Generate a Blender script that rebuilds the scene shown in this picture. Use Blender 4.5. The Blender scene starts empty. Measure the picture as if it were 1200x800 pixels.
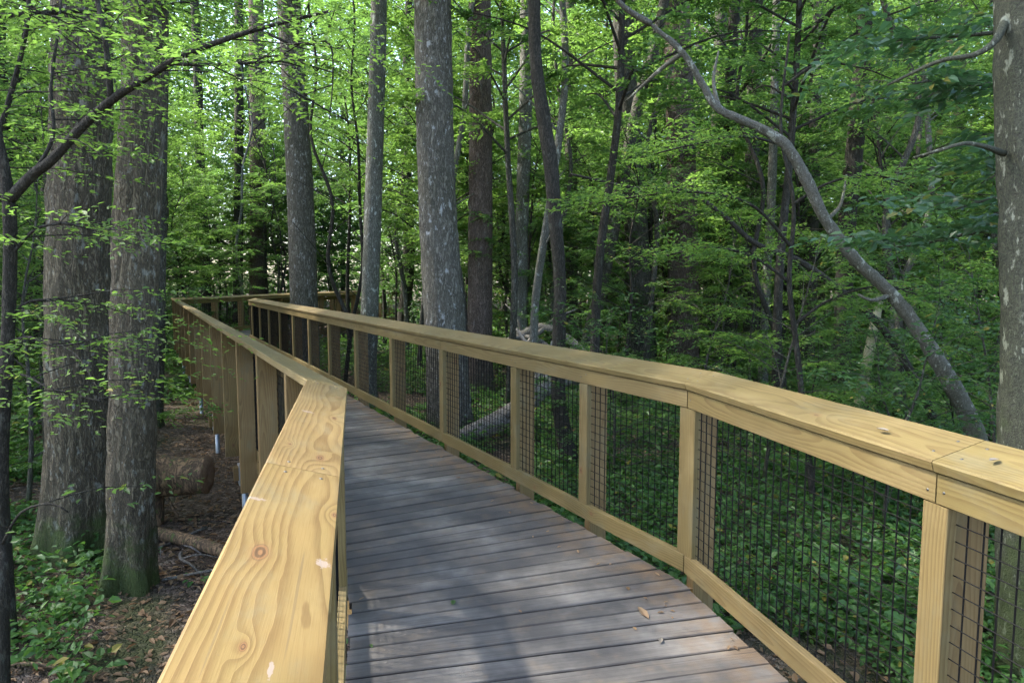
import bpy, math, random
import numpy as np
from mathutils import Vector, Matrix

rng = np.random.default_rng(7)
random.seed(7)
S = bpy.context.scene
COL = S.collection
R = math.radians

# ------------------------------------------------------------------ camera
CAM_H, FPX, PITCH = 1.65, 800.0, math.atan(72 / 800)
cd = bpy.data.cameras.new('camera')
cam = bpy.data.objects.new('camera', cd)
COL.objects.link(cam)
cd.sensor_width = 36; cd.lens = 24; cd.clip_end = 600; cd.clip_start = 0.05
cam.location = (0, 0, CAM_H); cam.rotation_euler = (R(90) - PITCH, 0, 0)
S.camera = cam

def ray(x, y):
    a = (x - 600) / FPX; b = (400 - y) / FPX
    return np.array([a, b * math.sin(PITCH) + math.cos(PITCH), b * math.cos(PITCH) - math.sin(PITCH)])
def at(x, y, Y):
    """world point seen at photo pixel x,y, Y metres ahead"""
    d = ray(x, y); return np.array([0, 0, CAM_H]) + d * (Y / d[1])
def to_px(P):
    P = np.asarray(P, float); q = P - np.array([0, 0, CAM_H])
    z = q[..., 1] * math.cos(PITCH) - q[..., 2] * math.sin(PITCH)
    u = q[..., 1] * math.sin(PITCH) + q[..., 2] * math.cos(PITCH)
    return 600 + FPX * q[..., 0] / z, 400 - FPX * u / z, z

# ------------------------------------------------------------------ noise
def _h(ix, iy, iz, s):
    n = (ix * 374761393 + iy * 668265263 + iz * 2147483647 + s * 974634541) & 0x7fffffff
    n = ((n ^ (n >> 13)) * 1274126177) & 0x7fffffff
    return ((n ^ (n >> 16)) & 0xffff) / 65535.0
def vnoise(x, y, z, s=0):
    x = np.asarray(x, float); y = np.asarray(y, float); z = np.asarray(z, float)
    x, y, z = np.broadcast_arrays(x, y, z)
    ix, iy, iz = [np.floor(v).astype(np.int64) for v in (x, y, z)]
    fx, fy, fz = x - ix, y - iy, z - iz
    fx, fy, fz = [t * t * (3 - 2 * t) for t in (fx, fy, fz)]
    r = 0
    for dx in (0, 1):
        for dy in (0, 1):
            for dz in (0, 1):
                w = (fx if dx else 1 - fx) * (fy if dy else 1 - fy) * (fz if dz else 1 - fz)
                r = r + w * _h(ix + dx, iy + dy, iz + dz, s)
    return r
def fbm(x, y, z, s=0, o=3):
    a, t, f = .5, 0, 1.0
    for i in range(o):
        t = t + a * vnoise(np.asarray(x) * f, np.asarray(y) * f, np.asarray(z) * f, s + i); a *= .5; f *= 2.03
    return t

# ------------------------------------------------------------------ object helpers
def link(name, me, parent=None):
    o = bpy.data.objects.new(name, me); COL.objects.link(o)
    if parent is not None: o.parent = parent
    return o
def tag(o, label=None, cat=None, group=None, kind=None):
    if label: o['label'] = label
    if cat: o['category'] = cat
    if group: o['group'] = group
    if kind: o['kind'] = kind
    return o
def thing(name, loc, label, cat, group=None):
    o = bpy.data.objects.new(name, None); COL.objects.link(o)
    o.location = tuple(float(v) for v in loc); o.empty_display_size = .2
    return tag(o, label, cat, group)
def mesh(name, V, F, mats=(), smooth=False, mi=None, rnd=None):
    """V (n,3), F list of index arrays, each (m,k)"""
    me = bpy.data.meshes.new(name)
    V = np.ascontiguousarray(V, dtype=np.float32)
    if not isinstance(F, (list, tuple)): F = [F]
    F = [np.asarray(f, dtype=np.int32) for f in F if len(f)]
    me.vertices.add(len(V)); me.vertices.foreach_set('co', V.ravel())
    nl = sum(f.size for f in F); npoly = sum(len(f) for f in F)
    me.loops.add(nl); me.polygons.add(npoly)
    me.loops.foreach_set('vertex_index', np.concatenate([f.ravel() for f in F]))
    tot = np.concatenate([np.full(len(f), f.shape[1], np.int32) for f in F])
    st = np.concatenate([[0], np.cumsum(tot)[:-1]]).astype(np.int32)
    me.polygons.foreach_set('loop_start', st)
    for m in mats: me.materials.append(m)
    if mi is not None: me.polygons.foreach_set('material_index', np.asarray(mi, np.int32))
    if rnd is not None:
        a = me.attributes.new('rnd', 'FLOAT', 'POINT'); a.data.foreach_set('value', np.asarray(rnd, np.float32))
    me.update(calc_edges=True); me.validate()
    if smooth: me.shade_smooth()
    else: me.shade_flat()
    return me

# ------------------------------------------------------------------ materials
class G:
    def __init__(s, name):
        s.m = bpy.data.materials.new(name); s.m.use_nodes = True
        s.t = s.m.node_tree; s.t.nodes.clear()
        s.out = s.n('ShaderNodeOutputMaterial')
    def n(s, typ, **kw):
        nd = s.t.nodes.new(typ)
        for k, v in kw.items():
            if hasattr(nd, k): setattr(nd, k, v)
        return nd
    def put(s, sock, v):
        if isinstance(v, bpy.types.NodeSocket): s.t.links.new(v, sock)
        elif v is not None:
            if isinstance(v, (tuple, list)) and len(v) == 3 and sock.type == 'RGBA': v = (*v, 1)
            sock.default_value = v
    def math(s, op, a, b=None, c=None, clamp=False):
        nd = s.n('ShaderNodeMath', operation=op, use_clamp=clamp)
        s.put(nd.inputs[0], a); s.put(nd.inputs[1], b)
        if c is not None: s.put(nd.inputs[2], c)
        return nd.outputs[0]
    def vmath(s, op, a, b=None):
        nd = s.n('ShaderNodeVectorMath', operation=op)
        s.put(nd.inputs[0], a)
        if b is not None: s.put(nd.inputs[1], b)
        return nd.outputs[0]
    def noise(s, vec, scale=1, detail=3, rough=.5, dist=0):
        nd = s.n('ShaderNodeTexNoise'); s.put(nd.inputs['Vector'], vec)
        nd.inputs['Scale'].default_value = scale; nd.inputs['Detail'].default_value = detail
        nd.inputs['Roughness'].default_value = rough; nd.inputs['Distortion'].default_value = dist
        return nd.outputs[0]
    def voro(s, vec, scale=1, feature='F1', out='Distance', rand=1):
        nd = s.n('ShaderNodeTexVoronoi', feature=feature); s.put(nd.inputs['Vector'], vec)
        nd.inputs['Scale'].default_value = scale; nd.inputs['Randomness'].default_value = rand
        return nd.outputs[out]
    def step(s, v, a, b, lo=0., hi=1.):
        nd = s.n('ShaderNodeMapRange'); nd.interpolation_type = 'SMOOTHSTEP'
        s.put(nd.inputs[0], v)
        for i, q in enumerate((a, b, lo, hi)): nd.inputs[i + 1].default_value = q
        return nd.outputs[0]
    def mix(s, f, a, b, mode='MIX'):
        nd = s.n('ShaderNodeMix', data_type='RGBA', blend_type=mode)
        s.put(nd.inputs[0], f); s.put(nd.inputs[6], a); s.put(nd.inputs[7], b)
        return nd.outputs[2]
    def ramp(s, v, *stops):
        nd = s.n('ShaderNodeValToRGB'); e = nd.color_ramp.elements
        while len(e) < len(stops): e.new(.5)
        for q, (p, c) in zip(e, stops): q.position = p; q.color = (*c, 1)
        s.put(nd.inputs[0], v); return nd.outputs[0]
    def sep(s, v):
        nd = s.n('ShaderNodeSeparateXYZ'); s.put(nd.inputs[0], v); return nd.outputs
    def comb(s, x, y, z):
        nd = s.n('ShaderNodeCombineXYZ')
        for i, q in enumerate((x, y, z)): s.put(nd.inputs[i], q)
        return nd.outputs[0]
    def bump(s, h, strength=.5, dist=.01, prev=None):
        nd = s.n('ShaderNodeBump'); nd.inputs['Strength'].default_value = strength
        nd.inputs['Distance'].default_value = dist; s.put(nd.inputs['Height'], h)
        if prev is not None: s.put(nd.inputs['Normal'], prev)
        return nd.outputs[0]
    def bsdf(s, col, rough=.6, normal=None, spec=.3, metal=0., finish=True):
        b = s.n('ShaderNodeBsdfPrincipled')
        s.put(b.inputs['Base Color'], col); s.put(b.inputs['Roughness'], rough)
        b.inputs['Specular IOR Level'].default_value = spec; b.inputs['Metallic'].default_value = metal
        if normal is not None: s.put(b.inputs['Normal'], normal)
        if finish: s.t.links.new(b.outputs[0], s.out.inputs[0])
        return b.outputs[0]
    def obj(s): return s.n('ShaderNodeTexCoord').outputs['Object']
    def rand(s): return s.n('ShaderNodeObjectInfo').outputs['Random']
    def attr(s, name): return s.n('ShaderNodeAttribute', attribute_name=name).outputs['Fac']

def pine(name, light, dark, knot_gap=1.0, stain=.35, knots=None, scars=()):
    g = G(name)
    o = g.obj(); r = g.rand()
    x, y, z = g.sep(o)
    off = g.math('MULTIPLY', r, 61.7)
    xo = g.math('ADD', x, off)
    # knots: sparse points; every knot bends the rings around it
    kv = g.comb(g.math('MULTIPLY', xo, 2.1 * knot_gap), g.math('MULTIPLY', y, 3.4 * knot_gap), g.math('MULTIPLY', off, 3.))
    wob = g.noise(g.comb(g.math('MULTIPLY', xo, 22), g.math('MULTIPLY', y, 22), off), 1, 2)
    if knots:
        base = None
        for (kx, ky, ks) in knots:
            d = g.vmath('LENGTH', g.comb(g.math('MULTIPLY', g.math('SUBTRACT', x, kx), 1.25 / ks), g.math('MULTIPLY', g.math('SUBTRACT', y, ky), 3.2 / ks), 0.))
            d = d.node.outputs['Value']
            base = d if base is None else g.math('MINIMUM', base, d)
    else: base = g.voro(kv)
    kd = g.math('ADD', base, g.math('MULTIPLY', g.math('SUBTRACT', wob, .5), .035))
    pull = g.math('POWER', 2.718, g.math('MULTIPLY', g.math('MULTIPLY', kd, kd), -38.))
    warp = g.noise(g.comb(g.math('MULTIPLY', xo, .8), g.math('MULTIPLY', y, 3), off), 1, 2)
    w2 = g.noise(g.comb(g.math('MULTIPLY', xo, 5), g.math('MULTIPLY', y, 12), off), 1, 3)
    y0 = g.math('MULTIPLY', g.math('SUBTRACT', g.math('FRACT', g.math('MULTIPLY', r, 17.3)), .5), .16)
    z0 = g.math('ADD', g.math('MULTIPLY', warp, .17), -.01)
    dy = g.math('SUBTRACT', y, y0); dz = g.math('ADD', z, z0)
    rad = g.math('SQRT', g.math('ADD', g.math('MULTIPLY', dy, dy), g.math('MULTIPLY', dz, dz)))
    rad = g.math('ADD', rad, g.math('MULTIPLY', pull, .022))
    rad = g.math('ADD', rad, g.math('MULTIPLY', w2, .0045))
    ring = g.math('FRACT', g.math('MULTIPLY', rad, 88.))
    late = g.math('MULTIPLY', g.step(ring, .25, .93), g.math('SUBTRACT', 1, g.step(ring, .95, 1.0)))
    fib = g.noise(g.comb(g.math('MULTIPLY', xo, 9), g.math('MULTIPLY', y, 420), g.math('MULTIPLY', z, 420)), 1, 3, .6)
    c = g.mix(g.math('MULTIPLY', late, g.math('ADD', .35, g.math('MULTIPLY', w2, .6))), light, dark)
    c = g.mix(g.math('MULTIPLY', g.step(fib, .42, .75), .22), c, tuple(v * .62 for v in dark))
    blot = g.noise(g.comb(g.math('MULTIPLY', xo, 2.2), g.math('MULTIPLY', y, 7), g.math('MULTIPLY', z, 7)), 1, 5, .62)
    c = g.mix(g.math('MULTIPLY', g.step(blot, .48, .75), stain), c, (.17, .125, .052))
    c = g.mix(g.math('MULTIPLY', g.step(blot, .52, .25), stain * .8), c, (.30, .225, .118))
    tint = g.math('FRACT', g.math('MULTIPLY', r, 7.77))
    c = g.mix(g.math('MULTIPLY', tint, .75), c, g.mix(1., c, (.74, .78, .60), 'MULTIPLY'))
    crk = g.step(g.noise(g.comb(g.math('MULTIPLY', xo, .9), g.math('MULTIPLY', y, 75), off), 1, 2), .69, .73)
    c = g.mix(g.math('MULTIPLY', crk, .55), c, (.10, .07, .035))
    wx_ = g.noise(g.comb(g.math('MULTIPLY', xo, 1.1), g.math('MULTIPLY', y, 3), g.math('MULTIPLY', off, 2.)), 2.4, 6, .68)
    c = g.mix(g.math('MULTIPLY', g.step(wx_, .50, .72), .5), c, (.135, .12, .07))
    ringk = g.step(g.math('SINE', g.math('MULTIPLY', kd, 190.)), -.4, .8)
    kin = g.step(kd, .062, .042); kcol = g.mix(ringk, (.055, .028, .014), (.15, .075, .032))
    c = g.mix(g.math('MULTIPLY', g.step(kd, .105, .05), .35), c, (.17, .095, .038))
    c = g.mix(g.math('MULTIPLY', kin, .85), c, kcol)
    speck = g.step(g.noise(g.comb(g.math('MULTIPLY', xo, 60), g.math('MULTIPLY', y, 130), g.math('MULTIPLY', z, 130)), 1, 1), .73, .8)
    c = g.mix(g.math('MULTIPLY', speck, .45), c, (.12, .085, .04))
    for (kx, ky, sl, sw) in scars:
        d = g.vmath('LENGTH', g.comb(g.math('MULTIPLY', g.math('SUBTRACT', x, kx), 1 / sl), g.math('MULTIPLY', g.math('SUBTRACT', y, ky), 1 / sw), 0.)).node.outputs['Value']
        d = g.math('ADD', d, g.math('MULTIPLY', g.math('SUBTRACT', g.noise(o, 95, 4, .6), .5), 2.6))
        c = g.mix(g.math('MULTIPLY', g.step(d, 1.0, .75), .8), c, g.mix(fib, (.16, .115, .085), (.27, .23, .20)))
    n = g.bump(g.math('ADD', g.math('MULTIPLY', fib, .6), g.math('MULTIPLY', late, .5)), .22, .002)
    g.bsdf(c, g.math('ADD', .52, g.math('MULTIPLY', fib, .2)), n, .28)
    return g.m

def deck_mat():
    g = G('weathered_deck_wood')
    uv = g.n('ShaderNodeUVMap', uv_map='plank').outputs[0]
    pr = g.attr('rnd'); pos = g.obj()
    u, v, _ = g.sep(uv)
    uo = g.math('ADD', u, g.math('MULTIPLY', pr, 53.))
    fib = g.noise(g.comb(g.math('MULTIPLY', uo, 5), g.math('MULTIPLY', v, 260), pr), 1, 4, .65)
    gr = g.noise(g.comb(g.math('MULTIPLY', uo, 1.6), g.math('MULTIPLY', v, 60), pr), 1, 4, .6, .6)
    big = g.noise(pos, 1.3, 5, .62)
    sm = g.noise(pos, 7, 4, .6)
    c = g.mix(pr, (.074, .069, .063), (.132, .123, .112))
    c = g.mix(g.math('MULTIPLY', g.step(gr, .35, .72), .6), c, (.06, .055, .052))
    c = g.mix(g.math('MULTIPLY', g.step(big, .43, .60), .78), c, (.052, .049, .047))
    c = g.mix(g.math('MULTIPLY', g.step(big, .48, .30), .6), c, (.225, .208, .19))
    c = g.mix(g.math('MULTIPLY', g.step(sm, .5, .75), .4), c, (.14, .105, .072))
    # brown, leaf stained ends next to the kerbs
    ed = g.attr('edge')
    c = g.mix(g.math('MULTIPLY', g.math('MULTIPLY', g.step(ed, .42, .0), g.step(sm, .30, .6)), .5), c, (.17, .105, .05))
    c = g.mix(g.math('MULTIPLY', g.step(fib, .55, .78), .4), c, (.06, .055, .055))
    crack = g.step(g.noise(g.comb(g.math('MULTIPLY', uo, 1.2), g.math('MULTIPLY', v, 95), pr), 1, 2), .66, .72)
    c = g.mix(g.math('MULTIPLY', crack, .55), c, (.05, .045, .045))
    c = g.mix(g.math('MULTIPLY', g.attr('seam'), .8), c, (.035, .030, .026))
    n = g.bump(g.math('SUBTRACT', g.math('ADD', fib, g.math('MULTIPLY', gr, .6)), crack), .55, .004)
    g.bsdf(c, .85, n, .15)
    return g.m

def bark(name, lo, hi, scale=1., lichen=0., lich_col=(.36, .37, .33), moss=0., moss_h=.6, bump=.8, smoothbark=False, tall=.12):
    g = G(name); o = g.obj(); x, y, z = g.sep(o)
    r = g.math('MULTIPLY', g.rand(), 37.)
    wx = g.noise(g.vmath('MULTIPLY', o, (1, 1, .4)), 16 * scale, 3, .6); wy = g.noise(g.vmath('MULTIPLY', o, (1, 1, .4)), 13.7 * scale, 3, .6)
    xs = g.math('ADD', g.math('ADD', x, r), g.math('MULTIPLY', g.math('SUBTRACT', wx, .5), .09 / scale))
    ys = g.math('ADD', y, g.math('MULTIPLY', g.math('SUBTRACT', wy, .5), .09 / scale))
    v = g.comb(xs, ys, g.math('MULTIPLY', z, tall))
    n1 = g.noise(v, 46 * scale, 4, .62)
    fur = g.math('MULTIPLY', g.math('ABSOLUTE', g.math('SUBTRACT', n1, .5)), 5.)       # valleys where the noise crosses its middle
    nz = g.noise(g.comb(xs, ys, g.math('MULTIPLY', z, tall * 2.2)), 85 * scale, 4, .65)
    fine = g.noise(g.comb(x, y, g.math('MULTIPLY', z, .55)), 170, 3, .6)
    ridge = g.math('ADD', g.math('MULTIPLY', g.step(fur, .0, .8), .6), g.math('MULTIPLY', nz, .55))
    if smoothbark: ridge = g.math('ADD', g.math('MULTIPLY', g.math('SUBTRACT', nz, .5), 1.5), g.math('MULTIPLY', n1, .9))
    c = g.mix(g.step(ridge, .15, .85), lo, hi)
    c = g.mix(g.math('MULTIPLY', g.step(fine, .4, .7), .35), c, tuple(q * .5 for q in lo))
    big = g.noise(g.comb(g.math('ADD', x, r), y, g.math('MULTIPLY', z, .45)), 4.5, 4, .6)
    c = g.mix(g.math('MULTIPLY', g.step(big, .45, .75), .5), c, tuple(q * .6 for q in hi))
    if lichen:
        l1 = g.noise(g.comb(g.math('ADD', x, r), y, g.math('MULTIPLY', z, .55)), 13, 5, .65)
        l2 = g.noise(g.comb(x, g.math('ADD', y, r), g.math('MULTIPLY', z, .3)), 45, 3, .6)
        c = g.mix(g.math('MULTIPLY', g.math('MAXIMUM', g.step(l1, .58, .66), g.math('MULTIPLY', g.step(l2, .64, .70), .8)), lichen), c, lich_col)
    if moss:
        mn = g.noise(o, 6, 5, .65)
        h = g.math('SUBTRACT', mn, g.math('MULTIPLY', z, .42 / moss_h))
        c = g.mix(g.math('MULTIPLY', g.step(h, .10, .42), moss), c, g.mix(fine, (.03, .05, .012), (.075, .105, .028)))
    tone = g.noise(g.comb(g.math('ADD', x, r), y, g.math('MULTIPLY', z, .6)), 1.6, 3, .6)
    c = g.mix(g.math('MULTIPLY', g.step(tone, .42, .7), .45), c, g.mix(1., c, (.55, .58, .42), 'MULTIPLY'))
    n = g.bump(ridge, bump, .03 / max(scale, .5))
    n = g.bump(fine, .3, .006, n)
    g.bsdf(c, .85, n, .2)
    return g.m

def leaf_mat(name, a, b, trans, tfac=.42, rough=.45, spec=.28):
    g = G(name); r = g.attr('rnd'); q = g.rand()
    c = g.mix(r, a, b)
    c = g.mix(g.math('MULTIPLY', q, .45), c, g.mix(1., c, (1.25, 1.08, .72), 'MULTIPLY'))
    old = g.step(r, .965, .98)
    c = g.mix(old, c, (.22, .17, .03))
    p = g.bsdf(c, rough, None, spec, finish=False)
    t = g.n('ShaderNodeBsdfTranslucent')
    tc = g.mix(r, trans, tuple(v * 1.5 for v in trans))
    g.put(t.inputs[0], tc)
    m = g.n('ShaderNodeMixShader'); m.inputs[0].default_value = tfac
    g.t.links.new(p, m.inputs[1]); g.t.links.new(t.outputs[0], m.inputs[2])
    g.t.links.new(m.outputs[0], g.out.inputs[0])
    return g.m

def ground_mat():
    g = G('leaf_litter_soil'); o = g.obj()
    v = g.voro(o, 26, 'F1', 'Color'); h = g.sep(v)
    d = g.voro(o, 26, 'DISTANCE_TO_EDGE')
    n1 = g.noise(o, .7, 4, .6); n2 = g.noise(o, 55, 4, .65)
    c = g.ramp(h[0], (0., (.05, .036, .027)), (.45, (.105, .078, .058)), (.8, (.17, .125, .09)), (1., (.25, .20, .16)))
    c = g.mix(g.step(n2, .4, .7), c, (.045, .034, .026))
    c = g.mix(g.math('MULTIPLY', g.step(n1, .5, .66), .8), c, (.04, .055, .018))
    n = g.bump(g.math('ADD', g.step(d, 0, .2), n2), .8, .03)
    g.bsdf(c, .9, n, .15); return g.m

def plain(name, col, rough=.5, spec=.3, metal=0., var=.2, scale=30):
    g = G(name); o = g.obj(); n = g.noise(o, scale, 4, .6)
    c = g.mix(n, tuple(v * (1 - var) for v in col), tuple(v * (1 + var) for v in col))
    g.bsdf(c, rough, g.bump(n, .2, .003), spec, metal); return g.m

M = {}
M['pine'] = pine('treated_pine', (.205, .133, .058), (.108, .057, .021))
M['pine_olive_shade'] = pine('treated_pine_olive_shade', (.160, .116, .048), (.095, .059, .021))  # olive tinted pine, darkened so the right railing's shade is in the colour
M['pine_post'] = pine('treated_pine_post', (.205, .130, .055), (.125, .07, .026), 1.0, .5)
M['deck'] = deck_mat()
M['bark_brown'] = bark('furrowed_brown_bark', (.044, .036, .024), (.172, .146, .098), .8, .5, (.30, .31, .27), .85, .55)
M['bark_grey'] = bark('flaky_grey_bark', (.058, .053, .042), (.205, .19, .155), .75, .8, (.40, .40, .39), .5, .4)
M['bark_lichen'] = bark('grey_bark_with_lichen', (.058, .058, .048), (.185, .182, .152), 1.2, .85, (.36, .38, .35), .3, .4, .6)
M['bark_dark'] = bark('dark_bark', (.016, .0145, .011), (.060, .053, .041), 1.3, .25, (.16, .17, .14), .3, .3, .7)
M['bark_red'] = bark('reddish_brown_bark', (.05, .036, .029), (.19, .145, .12), 1.0, .3, (.28, .27, .24), .4, .5)
M['bark_smooth'] = bark('smooth_grey_bark', (.040, .042, .033), (.095, .10, .068), 1.0, .9, (.25, .265, .21), .6, 1.6, .5, True, .4)
M['bark_crook'] = bark('pale_grey_bark', (.062, .058, .045), (.175, .168, .137), 1.3, .75, (.36, .37, .31), .4, 1.2, .5, True, .5)
M['bark_far'] = bark('woodland_bark', (.033, .031, .024), (.125, .118, .094), 1.0, .4, (.27, .28, .25), .5, .5)
M['dead'] = bark('dead_log_bark', (.05, .036, .024), (.24, .155, .09), .45, .85, (.075, .115, .028), 0, .5, .35)
M['deadgrey'] = bark('weathered_dead_wood', (.09, .08, .07), (.225, .208, .19), 1.1, .4, (.42, .40, .37), 0, .5, .5)
M['pale'] = bark('barkless_pale_stick', (.22, .20, .12), (.38, .35, .22), 1.2, .2, (.45, .42, .3), 0, .5, .3)
M['leaf'] = leaf_mat('green_leaf', (.036, .076, .026), (.070, .124, .044), (.12, .235, .046), .45)
M['leaf_dark'] = leaf_mat('dark_green_leaf', (.022, .056, .018), (.045, .098, .028), (.06, .15, .022), .36, .42, .32)
M['leaf_light'] = leaf_mat('light_green_leaf', (.045, .098, .022), (.085, .150, .038), (.155, .28, .048), .5)
M['leaf_blue'] = leaf_mat('large_bluish_leaf', (.038, .085, .045), (.062, .125, .066), (.08, .18, .05), .32, .42, .45)
M['leaf_ground'] = leaf_mat('ground_cover_leaf', (.036, .088, .026), (.070, .155, .042), (.10, .22, .03), .40, .42, .3)
M['ground'] = ground_mat()
M['wire'] = plain('black_coated_wire', (.006, .006, .006), .7, .08)
M['zinc'] = plain('galvanised_steel', (.36, .39, .42), .45, .5, .7)
M['screw'] = plain('screw_head', (.10, .10, .095), .4, .5, .8)
M['litter'] = leaf_mat('dry_leaf', (.10, .065, .040), (.24, .165, .10), (.16, .09, .04), .2, .7, .2)
M['moss'] = plain('moss', (.07, .105, .022), .95, .1, 0, .5, 60)
M['cut'] = plain('rotten_log_end', (.17, .11, .068), .9, .1, 0, .5, 40)
M['pith'] = plain('grey_pith_wood', (.15, .13, .105), .7, .2)

# ------------------------------------------------------------------ boards
def board_mesh(name, L, w, t, mat, m0=0., m1=0., ch=.004):
    """length along +X from 0 to L, width along Y (0..-w is not used: centred), thickness along Z (centred); m0, m1: end cut slopes dx/dy"""
    a, b = w / 2, t / 2
    c = min(ch, a * .5, b * .5)
    prof = [(-a + c, -b), (a - c, -b), (a, -b + c), (a, b - c), (a - c, b), (-a + c, b), (-a, b - c), (-a, -b + c)]
    V = []
    for k, (X, m) in enumerate(((0, m0), (L, m1))):
        for (y, z) in prof: V.append((X + m * y, y, z))
    V = np.array(V)
    F4 = [(i, (i + 1) % 8, 8 + (i + 1) % 8, 8 + i) for i in range(8)]
    F8 = [tuple(range(7, -1, -1)), tuple(range(8, 16))]
    return mesh(name, V, [np.array(F4), np.array(F8)], [mat])
def frame(o, x, zhint):
    """matrix with X along x, Z near zhint"""
    x = Vector(x).normalized(); z = Vector(zhint); z = (z - x * z.dot(x)).normalized(); y = z.cross(x)
    m = Matrix((x, y, z)).transposed().to_4x4(); m.translation = Vector(o); return m
MW = {}
def place(o, m, parent=None):
    MW[o.name] = m
    if parent is None: o.matrix_basis = m
    else:
        o.parent = parent
        pm = MW[parent.name] if parent.name in MW else Matrix.Translation(parent.location)
        o.matrix_basis = pm.inverted() @ m
    return o
def board(name, p, q, w, t, zh, mat, parent, m0=0., m1=0., ch=.0025):
    p, q = Vector(p), Vector(q)
    o = link(name, board_mesh(name, (q - p).length, w, t, mat, m0, m1, ch))
    return place(o, frame(p, q - p, zh), parent)

# ------------------------------------------------------------------ the boardwalk lines
TH1, TH2, TH3 = R(12.85), R(28.4), R(-8)
def udir(a): return np.array([-math.sin(a), math.cos(a), 0.])
def ndir(a): return np.array([math.cos(a), math.sin(a), 0.])
u1, u2, u3 = udir(TH1), udir(TH2), udir(TH3)
n1, n2, n3 = ndir(TH1), ndir(TH2), ndir(TH3)
Fp = np.array([.922, 3.616, 0]); Lp = np.array([-.837, 3.443, 0])
LEN2R, LEN2L = 17.2, 17.75
Gp = Fp + u2 * LEN2R; Kp = Lp + u2 * LEN2L
LEN3 = 15.0
CAPZ, RAISE, CAPW = 1.10, .055, .20

def line_pts(side):
    P0 = Fp if side > 0 else Lp; P1 = Gp if side > 0 else Kp
    return [P0 - u1 * 5.2, P0, P1, P1 + u3 * LEN3]
def off_line(pts, d, side):
    """offset a polyline outward (side +1 right, -1 left) by d in plan"""
    ns = [n1 * side, n2 * side, n3 * side]
    out = [pts[0] + ns[0] * d]
    for i in (1, 2):
        a, b = ns[i - 1], ns[i]; m = (a + b) / np.linalg.norm(a + b)
        out.append(pts[i] + m * d / m.dot(a))
    out.append(pts[3] + ns[2] * d)
    return out
Z3 = lambda z: np.array([0, 0, z])

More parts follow.
